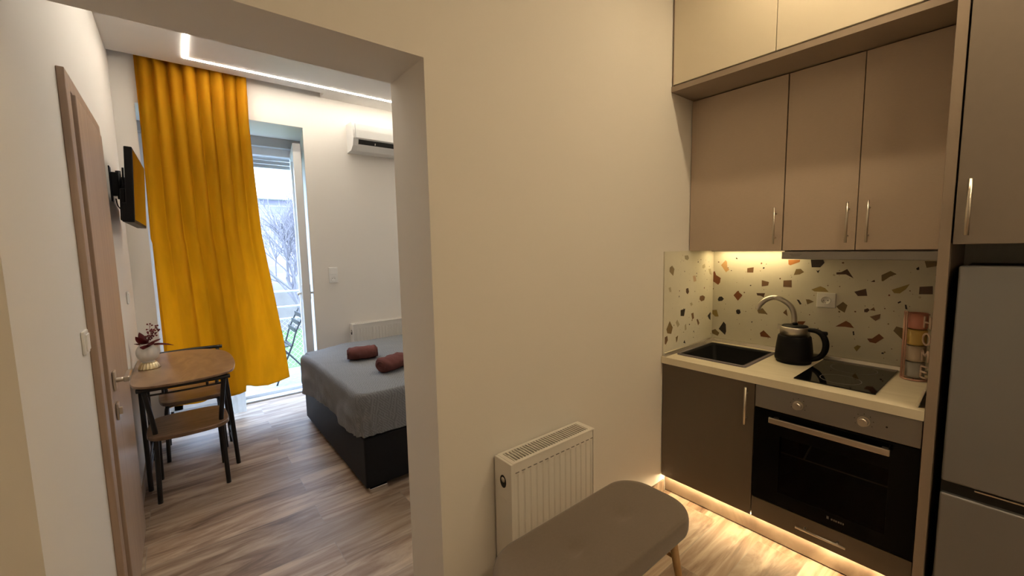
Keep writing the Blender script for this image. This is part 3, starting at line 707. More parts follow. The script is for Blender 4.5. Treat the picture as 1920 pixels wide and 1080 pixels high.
for i, (cn, cc, L) in enumerate(MUGS):
    M['mug_'+cn] = mat('glazed_'+cn+'_stoneware', cc, 0.3)
    pos = ('lowest', 'second from below', 'second from above', 'topmost')[i]
    t = thing('mug', '%s mug with a letter %s handle, %s in the mug stack' % (cn, L, pos), 'mug', (MX, MY, mz), 'letter mugs stacked on the stand')
    b = lathe(nb(), [(.026, 0), (.0335, .004), (.035, .010), (.035, mh-.002), (.0325, mh-.002), (.032, .010), (.001, .007)], (MX, MY, mz), cap=False); b.faces.new([v for v in sorted(b.verts, key=lambda v: v.index)[:40]][::-1]) if False else None
    obj('cup', b, 'mug_'+cn, t)
    b = nb(); O = Vector((MX, MY, mz))+hd*.0345; Zv = Vector((0, 0, 1)); g = .0042
    def seg(a0, z0, a1, z1): tube(b, [O+hd*a0+Zv*z0, O+hd*a1+Zv*z1], g, n=8)
    if L == 'H': seg(.002, .012, .002, .064); seg(.036, .012, .036, .064); seg(.002, .038, .036, .038)
    if L == 'O': tube(b, [O+hd*(.020+.020*math.cos(2*PI*k/24))+Zv*(.038+.026*math.sin(2*PI*k/24)) for k in range(25)], g, n=8, cap=False)
    if L == 'M': seg(.002, .012, .002, .064); seg(.036, .012, .036, .064); seg(.002, .064, .019, .036); seg(.019, .036, .036, .064)
    if L == 'E': seg(.002, .012, .002, .064); seg(.002, .064, .034, .064); seg(.002, .038, .030, .038); seg(.002, .012, .034, .012)
    obj('handle', b, 'letterwhite', t)
    mz += mh+.0008
# small board leaning on the side panel
b = nb(); t_ = bmesh.new(); bx(t_, 2.19, 2.42, -.004, .004, 0, .075, .002)
M4 = Matrix.Translation((0, PL+.026, WT+.0015)) @ Matrix.Rotation(R(14), 4, 'X')
merge(b, t_, 0, M4)
obj('cutting_board', b, 'cream', None, 'thin pale board leaning on the tall panel at the front corner of the worktop', 'board')

# ================================================================== RADIATORS
def radiator(label, x0, x1, yf, yb, z0, z1, nfl, room):
    t = thing('radiator', label, 'radiator', ((x0+x1)/2, (yf+yb)/2, z0))
    b = nb(); n = nfl*8; w_ = x1-x0-.03
    prof = []
    for k in range(n+1):
        u = k/n; ph = (u*nfl) % 1
        dpt = .0035 if .25 < ph < .75 else 0
        prof.append((x0+.015+u*w_, dpt))
    zt, zb_ = z1-.045, z0+.03
    cols = []
    for x_, dpt in prof:
        cols.append([b.verts.new((x_, yf+dd, z_)) for dd, z_ in ((.0, z0+.004), (.0, zb_), (dpt, zb_+.012), (dpt, zt-.012), (0, zt), (0, z1-.008))])
    for a, c in zip(cols, cols[1:]):
        for j in range(5): f = b.faces.new((a[j], c[j], c[j+1], a[j+1]))
    bx(b, x0+.015, x1-.015, yf+.012, yf+.02, z0+.004, z1-.008)
    obj('front_panel', b, 'rad', t)
    obj('back_panel', B(x0+.015, x1-.015, yb-.02, yb-.008, z0+.004, z1-.02), 'rad', t)
    b = nb(); m_ = int((x1-x0)/.02)
    for k in range(m_): xx = x0+.02+(x1-x0-.04)*k/(m_-1); bx(b, xx-.0005, xx+.0005, yf+.022, yb-.022, z0+.03, z1-.03)
    obj('convector_fins', b, 'rad', t)
    for (a, c, sgn) in ((x0, x0+.013, -1), (x1-.013, x1, 1)):
        b = nb(); bx(b, a, c, yf-.003, yb, z0, z1, .002)
        sc_ = obj('side_cover', b, 'rad', t)
        if sgn < 0:
            bb = nb(); tube(bb, [(a-.0012, yf+.048, z1-.085), (a+.002, yf+.048, z1-.085)], .019, n=24)
            for v in bb.verts: v.co.z = z1-.085+(v.co.z-(z1-.085))*1.35
            obj('side_opening', bb, 'dark', sc_)
            bb = nb(); lathe(bb, [(.008, 0), (.011, .002), (.001, .003)], (0, 0, 0), 16)
            for v in bb.verts: v.co = Vector((a-.002-v.co.z, yf+.044+v.co.x, z1-.075+v.co.y))
            obj('vent_screw', bb, 'nickel', sc_)
            bb = nb(); bx(bb, a-.0015, a+.001, yf+.025, yf+.070, z1-.158, z1-.152, .0005); obj('clip', bb, 'rad', sc_)
    # top grille: frame and cross bars over a dark gap
    b = nb(); bx(b, x0+.012, x1-.012, yf-.002, yf+.014, z1-.006, z1+.001, .001); bx(b, x0+.012, x1-.012, yb-.014, yb, z1-.006, z1+.001, .001)
    k_ = int((x1-x0-.05)/.0145)
    for k in range(k_+1):
        xx = x0+.022+(x1-x0-.044)*k/k_; bx(b, xx-.0023, xx+.0023, yf+.014, yb-.014, z1-.005, z1+.0005)
    bx(b, x0+.012, x0+.03, yf+.01, yb-.01, z1-.006, z1+.0008); bx(b, x1-.03, x1-.012, yf+.01, yb-.01, z1-.006, z1+.0008)
    obj('top_grille', b, 'rad', t)
    return t
t = radiator('white panel radiator on the beige wall behind the bench', .931, 1.425, 1.182, 1.285, zc(-1.425), zc(-.830), 14, 'k')
b = nb()
for k in range(15): xx = .955+k*.0315; bx(b, xx, xx+.018, 1.1805, 1.1818, zc(-.872), zc(-.869))
obj('dash_line', b, 'greymark', t)
for x_ in (1.05, 1.31): obj('pipe', T([(x_, 1.20, 0.002), (x_, 1.20, zc(-1.425)+.01)], .008, n=10), 'rad', t)
t = radiator('white panel radiator under the window wall, behind the bed', 1.315, 2.32, 4.155, 4.25, zc(-1.38), zc(-.735), 30, 'b')
for x_ in (1.38, 2.25): obj('pipe', T([(x_, 4.21, .002), (x_, 4.21, zc(-1.37))], .008, n=10), 'rad', t)

# ================================================================== BENCH
t = thing('bench', 'grey-brown upholstered bench with two buttons and oak legs, before the radiator', 'bench', (1.105, .903, 0))
b = nb(); cx, cy, hx, hy = 1.115, .906, .412, .174
zt, zb_ = zc(-1.033), zc(-1.106)
btn = [(1.262, .910), (.985, .905)]
rings = []
for k in range(1, 19):
    s = k/18*.90
    rings.append((s, zt - .006*s**4))
for k in range(1, 9):
    a = k/8*PI*.5; rings.append((.90+.10*math.sin(a), zt-.006-.030*(1-math.cos(a))))
rings.append((1.0, zb_+.030)); rings.append((.99, zb_+.012)); rings.append((.965, zb_+.002)); rings.append((.93, zb_))
base_loop = rrect(0, 0, hx, hy, .125, 12)
R_ = []
for s, z in rings:
    ring = []
    for (px, py) in base_loop:
        # keep the outline's band equal all round instead of scaling it
        L_ = math.hypot(px, py)
        if s > .9: k2 = 1-(1-s)*.35/ max(L_, .01)*.412; q = (px*k2, py*k2)
        else: q = (px*(s/.9)*(1-.1*.35/max(L_, .01)*.412), py*(s/.9)*(1-.1*.35/max(L_, .01)*.412))
        z_ = z
        if z > zt-.02:
            for (bx_, by_) in btn:
                d2 = (cx+q[0]-bx_)**2+(cy+q[1]-by_)**2
                z_ -= .016*math.exp(-d2/(.017**2)) + .006*math.exp(-d2/(.05**2))
        ring.append((cx+q[0], cy+q[1], z_))
    R_.append(ring)
loft(b, R_)
seat = obj('seat', b, 'benchfab', t)
for (bx_, by_) in btn:
    obj('button', lathe(nb(), [(.011, 0), (.0115, .003), (.008, .006), (.001, .007)], (bx_, by_, zt-.0225), 20), 'benchfab', seat)
for sx in (-1, 1):
    for sy in (-1, 1):
        top = Vector((cx+sx*.315, cy+sy*.10, zb_+.004)); bot = Vector((cx+sx*.365, cy+sy*.145, .0))
        obj('leg', T([top, bot], [.0175, .011], n=16), 'oakleg', t)
b = nb()
for sx in (-1, 1): tube(b, [(cx+sx*.333, cy-.116, .26), (cx+sx*.333, cy+.116, .26)], .008, n=10)
tube(b, [(cx-.333, cy, .26), (cx+.333, cy, .26)], .008, n=10)
obj('stretcher', b, 'oakleg', t)
# ================================================================== BEDROOM FURNITURE
# table against the left wall
TT = zc(-.742)
t = thing('dining_table', 'small oak-top table with rounded end and black tube legs, against the left wall', 'table', (0, 3.56, 0))
loop = [(-.268, 3.34), (-.262, 3.20), (-.235, 3.11), (-.18, 3.065), (-.08, 3.048), (.05, 3.055), (.16, 3.09), (.225, 3.155), (.25, 3.27), (.262, 3.42), (.262, 3.58), (.25, 3.72), (.215, 3.86), (.14, 3.97), (.03, 4.035), (-.09, 4.045), (-.19, 4.03), (-.245, 3.97), (-.266, 3.86), (-.268, 3.6)]
lp = [(p.x, p.y) for p in smoothpath([(a, c, 0) for a, c in loop], 4, closed=True)]
lp = [(max(a, -.269), c) for a, c in lp]
obj('tabletop', prism(nb(), lp, TT-.014, TT, bev=.003), 'tablewood', t)
def uleg(x, ya, yb, xt):
    b = nb(); r = .0135; zt = TT-.030
    # tube runs floor - up - across under the top - down
    pts = [(x, ya, 0), (xt, ya-.0, zt-.06), (xt, ya+.012, zt-.015), (xt, ya+.05, zt), (xt, yb-.05, zt), (xt, yb-.012, zt-.015), (xt, yb, zt-.06), (x, yb, 0)]
    return pts
for (x, ya, yb, xt) in ((.237, 3.45, 3.90, .205), (-.236, 3.41, 3.92, -.235)):
    zt = TT-.030
    a = smoothpath([(x, ya, 0), (x+(xt-x)*.5, ya, .35), (xt, ya, zt-.09), (xt, ya+.015, zt-.025), (xt, ya+.06, zt), (xt, (ya+yb)/2, zt)], 5)
    c = smoothpath([(x, yb, 0), (x+(xt-x)*.5, yb, .35), (xt, yb, zt-.09), (xt, yb-.015, zt-.025), (xt, yb-.06, zt), (xt, (ya+yb)/2, zt)], 5)
    obj('leg', T(a, .0135), 'blackmetal', t); obj('leg', T(c, .0135), 'blackmetal', t)
    b = nb()
    for z_ in (.075, .135): tube(b, [(x+(xt-x)*z_/.7, ya, z_), (x+(xt-x)*z_/.7, yb, z_)], .006, n=10)
    obj('crossbar', b, 'blackmetal', t)
for y_ in (3.50, 3.85): obj('rail', T([(-.235, y_, TT-.030), (.205, y_, TT-.030)], .010), 'blackmetal', t)

# chairs: built facing +y with the rear legs on y = 0, then copied
def make_chair(label):
    t = thing('dining_chair', label, 'chair', (0, 0, 0), 'oak and black tube chairs at the table')
    SZ = .432
    lp = [(-.150, -.070), (-.07, -.088), (0, -.092), (.07, -.088), (.150, -.070), (.196, -.02), (.205, .07), (.200, .20), (.178, .30), (.12, .335), (0, .342), (-.12, .335), (-.178, .30), (-.200, .20), (-.205, .07), (-.196, -.02)]
    pts = [(p.x, p.y) for p in smoothpath([(a, c, 0) for a, c in lp], 3, closed=True)]
    obj('seat', prism(nb(), pts, SZ-.026, SZ, bev=.006), 'seatwood', t)
    for s in (-1, 1):
        p = smoothpath([(s*.172, -.006, 0), (s*.166, 0, .25), (s*.162, 0, SZ-.02), (s*.166, -.01, SZ+.05), (s*.178, -.035, .60), (s*.190, -.062, .712)], 5)
        obj('leg', T(p, .013), 'blackmetal', t)
        p = smoothpath([(s*.172, .335, 0), (s*.166, .318, .25), (s*.160, .30, SZ-.07), (s*.150, .285, SZ-.042), (s*.12, .26, SZ-.036)], 5)
        obj('leg', T(p, .0125), 'blackmetal', t)
    b = nb(); ring = smoothpath([(-.162, .0, SZ-.036), (.162, .0, SZ-.036), (.150, .285, SZ-.036), (-.150, .285, SZ-.036), (-.162, 0, SZ-.036)], 1)
    tube(b, ring, .009, n=10); obj('seat_frame', b, 'blackmetal', t)
    rb = smoothpath([(-.222, -.058, .722), (-.12, -.072, .724), (0, -.077, .725), (.12, -.072, .724), (.222, -.058, .722)], 5)
    obj('top_rail', T(rb, .014), 'blackmetal', t)
    b = nb(); tube(b, smoothpath([(-.186, -.052, .684), (0, -.070, .685), (.186, -.052, .684)], 5), .0058, n=10)
    for s in (-1, 1): tube(b, [(s*.105, -.066, .684), (s*.105, -.072, .722)], .007, n=8)
    obj('lower_rail', b, 'blackmetal', t)
    return t
def dup(root, label):
    r = root.copy(); C.objects.link(r); r['label'] = label
    for ch in root.children:
        c = ch.copy(); C.objects.link(c); c.parent = r
    return r
ch1 = make_chair('black tube chair with oak seat tucked under the near side of the table')
ch2 = dup(ch1, 'black tube chair with oak seat behind the table, before the mustard curtain')
ch1.location = (-.014, 3.20, 0); ch1.rotation_euler = (0, 0, 0)
ch2.location = (.022, 4.14, 0); ch2.rotation_euler = (0, 0, PI)

# vase with red leaves and berries
VX, VY = -.190, 3.56
t = thing('vase', 'white round ceramic vase on a fluted pale gold foot, on the table', 'vase', (VX, VY, TT))
lathe_b = lathe(nb(), [(.055, 0), (.055, .006), (.046, .030), (.036, .046)], (VX, VY, TT), 72, flute=18, famp=.04); obj('foot', lathe_b, 'brass', t, 'fluted gold foot')
prof = [(.036, .044)]
for k in range(1, 12):
    a = -PI*.40+PI*.74*k/11; prof.append((.060*math.cos(a), .108+.066*math.sin(a)))
prof += [(.034, .168), (.030, .160)]
lathe_b = lathe(nb(), prof, (VX, VY, TT), 48, cap=False, flute=6, famp=.0); obj('bowl', lathe_b, 'ceramic', t)
t = thing('artificial_flowers', 'dark red leaves and berry sprigs standing in the white vase', 'flowers', (VX, VY, TT+.16))
def leafmesh(p, d, L, wd, droop=.3, roll=0):
    b = nb(); d = Vector(d).normalized(); p = Vector(p); s = d.cross(Vector((0, 0, 1))).normalized()
    s = Matrix.Rotation(roll, 3, d) @ s
    up_ = s.cross(d)
    rows = []
    for k in range(9):
        u = k/8; w_ = wd*math.sin(PI*min(1, u*.94+.05))**.8*(1-.25*u)
        c = p+d*(L*u)+Vector((0, 0, -droop*L*u*u))
        rows.append([b.verts.new(c+s*(w_*q)+up_*(-abs(q)*w_*.35 + .0006)) for q in (-1, -.5, 0, .5, 1)])
    for a, c in zip(rows, rows[1:]):
        for j in range(4): f = b.faces.new((a[j], a[j+1], c[j+1], c[j])); f.smooth = True
    # give the leaf a thickness
    r = bmesh.ops.solidify(b, geom=b.faces[:], thickness=.0012)
    return b
base = (VX, VY, TT+.158)
for (d, L, wd, dr_, ro) in (((1, -.25, .22), .145, .021, .35, .2), ((-.55, -.6, .9), .105, .026, .1, .5), ((-.35, .2, 1.0), .10, .026, .1, -.4), ((.35, -.9, .5), .085, .03, .4, .1), ((-.2, -1, .35), .085, .030, .5, 0), ((.7, .5, .5), .10, .024, .3, 0), ((-.7, -.2, .45), .075, .026, .3, .3), ((.1, -.5, .9), .07, .026, .3, 1.2), ((.6, -.6, .55), .08, .024, .3, .6)):
    obj('leaf', leafmesh(base, d, L, wd, dr_, ro), 'leafred', t)
rnd = random.Random(4)
for (dx, dy, L) in ((.45, -.15, .13), (.20, .0, .135), (.75, -.25, .12), (.30, -.25, .105)):
    d = Vector((dx, dy, 1)).normalized(); p0 = Vector(base)
    b = nb(); tube(b, [p0-d*.05, p0+d*L*.5, p0+d*L], .0013, n=6); bb = nb()
    for k in range(11):
        u = .35+.65*k/10; c = p0+d*L*u; o_ = Vector((rnd.uniform(-1, 1), rnd.uniform(-1, 1), rnd.uniform(-.4, .8))).normalized()*rnd.uniform(.008, .017)*(1.1 if k < 10 else .2)
        tube(b, [c-d*.006, c+o_], .0008, n=5); bmesh.ops.create_icosphere(bb, subdivisions=2, radius=.0056, matrix=Matrix.Translation(c+o_))
    st = obj('sprig', b, 'leafred', t); 
    for f in bb.faces: f.smooth = True
    obj('berries', bb, 'berry', st)

# television on a swivel bracket
t = thing('television', 'black flat television on a wall bracket, mustard curtain mirrored in its screen', 'television', (-.2, 3.5, zc(.4)))
# screen plane from its near edge to its far edge, tilted forwards
n0 = Vector((-.142, 3.15, zc(.597))); n1 = Vector((-.163, 3.15, zc(.181))); f0 = Vector((-.123, 3.87, zc(.618)))
ex = (f0-n0); ex.z = 0; ex.normalize(); ez = (n0-n1).normalized(); en = ex.cross(ez).normalized()
if en.x < 0: en = -en
cen = (n0+n1)/2 + ex*.365
def tv(bm, a0, a1, c0, c1, d0, d1, bev=.003):
    t_ = bmesh.new(); bx(t_, a0, a1, c0, c1, d0, d1, bev)
    for v in t_.verts: v.co = cen+ex*v.co.x+ez*v.co.y+en*v.co.z
    merge(bm, t_)
b = nb(); tv(b, -.365, .365, -.208, .208, -.035, 0, .004); obj('bezel', b, 'black', t)
b = nb(); tv(b, -.33, .33, -.200, -.02, -.062, -.034, .008); tv(b, -.365, .365, -.208, -.10, -.052, -.03, .006); obj('rear_housing', b, 'black', t)
b = nb(); tv(b, -.355, .355, -.192, .198, 0, .0012, 0); obj('screen', b, 'screen', t)
t = thing('tv_bracket', 'black articulated steel bracket holding the television to the left wall', 'bracket', (XL, 3.52, zc(.42)))
by = 3.50
obj('wall_plate', B(XL, XL+.006, by-.03, by+.05, zc(.325), zc(.535), bev=.002), 'black', t)
b = nb(); bx(b, XL+.006, XL+.04, by-.02, by+.03, zc(.36), zc(.50), .004); tube(b, [(XL+.04, by, zc(.34)), (XL+.04, by, zc(.51))], .013)
obj('hinge', b, 'black', t)
b = nb(); p2 = cen-en*.075
tube(b, [(XL+.04, by, zc(.45)), (p2.x-.015, p2.y-.0, p2.z+.03)], .011); tube(b, [(XL+.04, by, zc(.41)), (p2.x-.015, p2.y, p2.z-.01)], .011)
tube(b, [(p2.x-.005, p2.y, p2.z-.05), (p2.x-.003, p2.y, p2.z+.07)], .014); obj('arm', b, 'black', t)
b = nb(); tv(b, -.05, .05, -.06, .08, -.078, -.064, .003); tv(b, -.09, -.07, -.12, .13, -.072, -.0635, .002); tv(b, .07, .09, -.12, .13, -.072, -.0635, .002); tv(b, -.09, .09, .0, .02, -.076, -.066, .002)
obj('screen_plate', b, 'black', t)
b = T(smoothpath([(XL+.02, by-.02, zc(.34)), (XL+.03, by-.06, zc(.29)), (XL+.06, by-.08, zc(.265)), (XL+.09, by-.08, zc(.29)), (XL+.088, by-.07, zc(.33))], 6), .003, n=8)
obj('cable', b, 'black', t)

# mustard curtain, hanging from the ceiling slot and pushed back into the recess at the bottom
def curtain(name, m, label, lx, rx, z_top, zbot, y_at, folds, amp, nu=150, nv=80, ph=0.0):
    b = nb(); rows = []
    for j in range(nv+1):
        v = j/nv
        row = []
        for i in range(nu+1):
            u = i/nu
            zb_ = zbot(u); z = z_top+(zb_-z_top)*v
            y0 = y_at(v)
            x = lx(z, y0)+(rx(z, y0)-lx(z, y0))*u
            a = amp*(.65+.35*math.sin(3.1*u+1.3*v))
            wv = math.sin(2*PI*folds*(u+.018*math.sin(4*v+6*u))+ph)*(.55+.45*math.cos(PI*v*.8))
            wv += .55*math.sin(2*PI*folds*.43*(u-.10*v*(1-u))+1.7+ph)+.45*math.sin(2*PI*2.3*u+2.4*v)*v
            wv += .35*noise.noise(Vector((u*9, v*3.2, 1.7)))
            row.append(b.verts.new((x+.3*a*math.cos(2*PI*folds*u+ph), y0+a*wv, z)))
        rows.append(row)
    for a, c in zip(rows, rows[1:]):
        for i in range(nu): f = b.faces.new((a[i], a[i+1], c[i+1], c[i])); f.smooth = True
    bmesh.ops.solidify(b, geom=b.faces[:], thickness=.002)
    return obj(name, b, m, None, label, 'curtain')
def interp(tab, z):
    tab = sorted(tab)
    if z <= tab[0][0]: return tab[0][1]
    for (a, p), (c, q) in zip(tab, tab[1:]):
        if z <= c: return p+(q-p)*(z-a)/(c-a)
    return tab[-1][1]
# edge positions measured in the plane y = 4.18, carried to the cloth's own distance
RX = [(1.45, .563), (1.10, .560), (.694, .571), (.153, .592), (-.414, .656), (-.80, .70), (-1.173, .728), (-1.3, .735)]
LX = [(1.45, -.135), (.895, -.136), (.31, -.144), (-.67, -.157), (-1.3, -.165)]
ycur = lambda v: 4.197 + .15*max(0, v-.25)/.75*min(1, v*1.6)
rxf = lambda z, y: interp(RX, (z-H)*4.18/y)*y/4.18
lxf = lambda z, y: max(interp(LX, (z-H)*4.18/y)*y/4.18, -.142 if y > 4.24 else -.2)
def zb(u):
    # two widths: the right one hangs a little lower towards the middle, its outer corner lifts
    tab = [(0, -1.225), (.55, -1.225), (.60, -1.215), (.605, -1.165), (.70, -1.185), (.80, -1.20), (.90, -1.185), (1.0, -1.155)]
    return H+interp([(a, q) for a, q in tab], u)*4.30/4.18
curtain('curtain', 'gold', 'full-length mustard velvet curtain hanging before the balcony door', lxf, rxf, H+1.50, zb, ycur, 8, .033)
M['sheer'] = mat('white_sheer_voile', (0.72, 0.70, 0.66), 0.8)
# translucent voile
nt = M['sheer'].node_tree; bs = nt.nodes['Principled BSDF']; out = nt.nodes['Material Output']
tr = nt.nodes.new('ShaderNodeBsdfTransparent'); ts = nt.nodes.new('ShaderNodeBsdfTranslucent'); ts.inputs[0].default_value = (.75, .73, .68, 1)
m1 = nt.nodes.new('ShaderNodeMixShader'); m1.inputs[0].default_value = .45; m2 = nt.nodes.new('ShaderNodeMixShader'); m2.inputs[0].default_value = .12
nt.links.new(bs.outputs[0], m1.inputs[1]); nt.links.new(ts.outputs[0], m1.inputs[2]); nt.links.new(m1.outputs[0], m2.inputs[1]); nt.links.new(tr.outputs[0], m2.inputs[2]); nt.links.new(m2.outputs[0], out.inputs[0])
curtain('sheer_curtain', 'sheer', 'gathered white sheer curtain showing under the mustard curtain by the table', lambda z, y: .205, lambda z, y: .400, 2.60, lambda u: .042, lambda v: 4.43, 6, .016, 70, 30, 1.0)

# bed
BX0, BX1, BY0, BY1 = .80, 2.80, 2.445, 3.945
t = thing('bed', 'double bed with a black upholstered box base, in the bedroom', 'bed', (1.8, 3.2, 0))
obj('base', B(BX0, BX1, BY0, BY1, .035, .36, bev=.012, seg=3), 'leather', t)
obj('mattress', B(BX0+.01, BX1, BY0+.01, BY1-.01, .361, zc(-.880), bev=.03, seg=3), 'quilt', t)
obj('headboard', B(BX1, BX1+.08, BY0-.03, BY1+.03, .03, 1.05, bev=.02, seg=3), 'leather', t)
for (x_, y_) in ((BX0+.075, BY0+.034), (BX0+.10, BY1-.045), (BX1-.10, BY0+.045), (BX1-.10, BY1-.045)):
    obj('foot', B(x_-.055, x_+.055, y_-.04, y_+.04, 0, .034, bev=.003), 'chrome', t)
def bedcover():
    b = nb(); x0, x1, y0, y1 = BX0-.030, BX1-.01, BY0-.026, BY1+.026
    cx, cy, hx, hy = (x0+x1)/2, (y0+y1)/2, (x1-x0)/2, (y1-y0)/2
    n = 40; loop = []
    # even points along the outline
    raw = rrect(0, 0, hx, hy, .085, 12)
    P = []
    m_ = len(raw)
    for i in range(m_):
        a, c = Vector(raw[i]+(0,)), Vector(raw[(i+1) % m_]+(0,)); L_ = (c-a).length; k = max(1, int(L_/.022))
        for j in range(k): P.append(a.lerp(c, j/k))
    rings = []
    ztop = zc(-.862)
    for k in range(1, 31):
        s = k/30*.955
        rings.append([(p, s, ztop, 0.0) for p in P])
    for k in range(1, 8):
        a = k/7*PI/2; rings.append([(p, .955+.045*math.sin(a), ztop-.045*(1-math.cos(a)), 0) for p in P])
    for k in range(1, 17): rings.append([(p, 1.0, ztop-.045-.235*k/16, k/16) for p in P])
    out = []
    # running length for the hem ripples
    acc = 0; S = [0]
    for i in range(1, len(P)): acc += (P[i]-P[i-1]).length; S.append(acc)
    for ring in rings:
        o_ = []
        for i, (p, s, z, hem) in enumerate(ring):
            L_ = p.length
            inset = (1-s)*hy if s > .95 else None
            if s > .95: k2 = 1-(1-s)*hy*1.0/L_; q = p*k2
            else: q = p*(s/.955)*(1-.045*hy/L_)
            nrm = Vector((p.x/hx**1, p.y/hy**1, 0)).normalized() if abs(abs(p.x)-hx) < .09 and abs(abs(p.y)-hy) < .09 else (Vector((math.copysign(1, p.x), 0, 0)) if abs(abs(p.x)-hx) < .002 else Vector((0, math.copysign(1, p.y), 0)))
            X_, Y_ = cx+q.x, cy+q.y
            dz = 0; push = 0
            near_corner = math.exp(-((p.x+hx)**2+(p.y+hy)**2)/.02)
            far = max(0, min(1, (Y_-3.0)/.95))
            if hem > 0:
                push = hem*(.0035*math.sin(S[i]*46+3*math.sin(S[i]*7))+.008*math.sin(S[i]*11+1+2*hem)+.004) + .011*near_corner*math.sin(S[i]*120)*hem
                push += .012*noise.noise(Vector((S[i]*7, hem*3, 0)))*min(1, hem*2)
                dz = -hem*(.055*far+.012*math.sin(S[i]*6+.7)-.012) 
            else:
                dz = .004*noise.noise(Vector((X_*6, Y_*6, 0)))+.002*noise.noise(Vector((X_*18, Y_*18, 3)))
            if X_ < BX0+.35: dz -= .045*(far**3)*max(0, 1-(X_-BX0+.03)/.38)
            o_.append((X_+nrm.x*push, Y_+nrm.y*push, z+dz))
        out.append(o_)
    loft(b, out, cap0=True, cap1=False)
    bmesh.ops.recalc_face_normals(b, faces=b.faces[:])
    return b
obj('bedspread', bedcover(), 'quilt', None, 'grey quilted bedspread draped over the bed, hem hanging over the black base', 'bedspread')

def rolled_towel(label, p0, p1, r, seed):
    p0, p1 = Vector(p0), Vector(p1)
    t = thing('rolled_towel', label, 'towel', tuple((p0+p1)/2-Vector((0, 0, r))), 'rolled towels on the bed')
    d = (p1-p0).normalized(); s = d.cross(Vector((0, 0, 1))).normalized(); L = (p1-p0).length
    b = nb(); rings = []; n = 44; rnd = random.Random(seed)
    for k in range(25):
        u = k/24; ring = []
        e = 1-.20*max(0, 1-min(u, 1-u)/.08)**2
        for j in range(n):
            a = 2*PI*j/n
            rr = r*e*(1+.07*math.sin(2*a+seed)+.14*noise.noise(Vector((u*5+seed, math.cos(a)*1.3, math.sin(a)*1.3))))
            # flattened underneath, overlap edge along the roll
            if abs((a-2.2)) < .16: rr *= 1.05
            z = rr*math.sin(a)*.86
            ring.append(p0+d*(L*u)+s*(rr*1.08*math.cos(a))+Vector((0, 0, max(z, -r*.80))))
        rings.append(ring)
    loft(b, rings, True, True)
    obj('roll', b, 'towel', t)
    for (pp, dd) in ((p0, -d), (p1, d)):
        b = nb(); pts = []
        for k in range(60):
            a = k*.32; rr = r*.12+r*.62*k/59
            pts.append(pp+dd*.004+s*(rr*math.cos(a))+Vector((0, 0, rr*math.sin(a)*.85)))
        obj('spiral_end', tube(b, pts, .0045, n=6), 'towel', t)
    return t
zt_ = zc(-.862)
rolled_towel('rust-brown rolled towel lying nearer the window on the grey bedspread', (.995, 3.30, zt_+.050), (1.20, 3.24, zt_+.050), .062, 1)
rolled_towel('rust-brown rolled towel half hidden by the door jamb, nearer the camera on the bedspread', (1.06, 2.79, zt_+.050), (1.265, 2.87, zt_+.050), .062, 2)

# air conditioner
t = thing('air_conditioner', 'white split air-conditioner unit mounted high on the window wall', 'air conditioner', (1.8, 4.16, zc(.95)))
x0, x1, yb = 1.392, 2.20, YW-.002
prof = [(yb, 2.722), (4.11, 2.722), (4.075, 2.705), (4.062, 2.64), (4.060, 2.565), (4.085, 2.50), (4.14, 2.462), (yb, 2.455)]
b = nb(); prism(b, prof, x0, x1, axis='x'); obj('body', b, 'white', t)
b = nb(); prism(b, [(4.070, 2.700), (4.058, 2.698), (4.052, 2.64), (4.050, 2.567), (4.058, 2.560)], x0+.022, x1-.022, axis='x'); obj('front_panel', b, 'white', t)
b = nb(); prism(b, [(4.0585, 2.552), (4.064, 2.556), (4.088, 2.508), (4.083, 2.504)], x0+.05, x1-.05, axis='x'); obj('air_outlet', b, 'dark', t)
b = nb(); prism(b, [(4.082, 2.505), (4.074, 2.512), (4.128, 2.460), (4.136, 2.462)], x0+.045, x1-.045, axis='x'); obj('louver', b, 'white', t)
for x_ in (1.60, 1.85): obj('vane', B(x_, x_+.006, 4.066, 4.075, 2.52, 2.55), 'white', t)

# switches and sockets
t = thing('switch_and_socket', 'white double plate with switch and socket beside the balcony door', 'socket', (1.187, YW, zc(-.235)))
obj('plate', B(1.146, 1.229, YW-.010, YW-.0005, zc(-.312), zc(-.160), bev=.003), 'white', t)
obj('rocker', B(1.158, 1.217, YW-.014, YW-.009, zc(-.228), zc(-.170), bev=.002), 'white', t)
socket_part(t, (1.187, YW-.0105, zc(-.272)), (1, 0, 0), (0, 0, 1), (0, -1, 0))
for lab, y_, z_ in (('white light switch on the left wall just before the door frame', 2.045, zc(-.30)), ('white light switch on the left wall between television and table', 3.74, zc(-.283))):
    t = thing('light_switch', lab, 'switch', (XL, y_, z_), 'light switches on the left wall')
    obj('plate', B(XL+.0005, XL+.010, y_-.041, y_+.041, z_-.041, z_+.041, bev=.003), 'white', t)
    obj('rocker', B(XL+.009, XL+.014, y_-.029, y_+.029, z_-.029, z_+.029, bev=.002), 'white', t)

# LED profile in the bedroom ceiling
t = thing('led_profile', 'thin L-shaped glowing light line set in the bedroom ceiling', 'ceiling light', (.165, 3.985, ZC))
b = nb(); z1 = ZC-.0008; z0 = ZC-.0035
bx(b, .155, .175, 1.95, 3.995, z0, z1); bx(b, .175, 2.60, 3.975, 3.995, z0, z1); bx(b, 2.60, 2.62, 1.95, 3.995, z0, z1)
obj('diffuser', b, 'led_bed', t)
# warm ceiling light in the kitchen (above and behind the view)
t = thing('kitchen_led_profile', 'warm light line set in the kitchen ceiling, with an added rear arm', 'ceiling light', (1.645, 0, ZC))
b = nb(); bx(b, 1.925, 1.965, -.95, .82, ZC-.012, ZC-.001); bx(b, .35, 1.924, -.95, -.91, ZC-.012, ZC-.001); obj('diffuser', b, 'led_warm', t)  # rear cross arm is added to light the dividing wall evenly

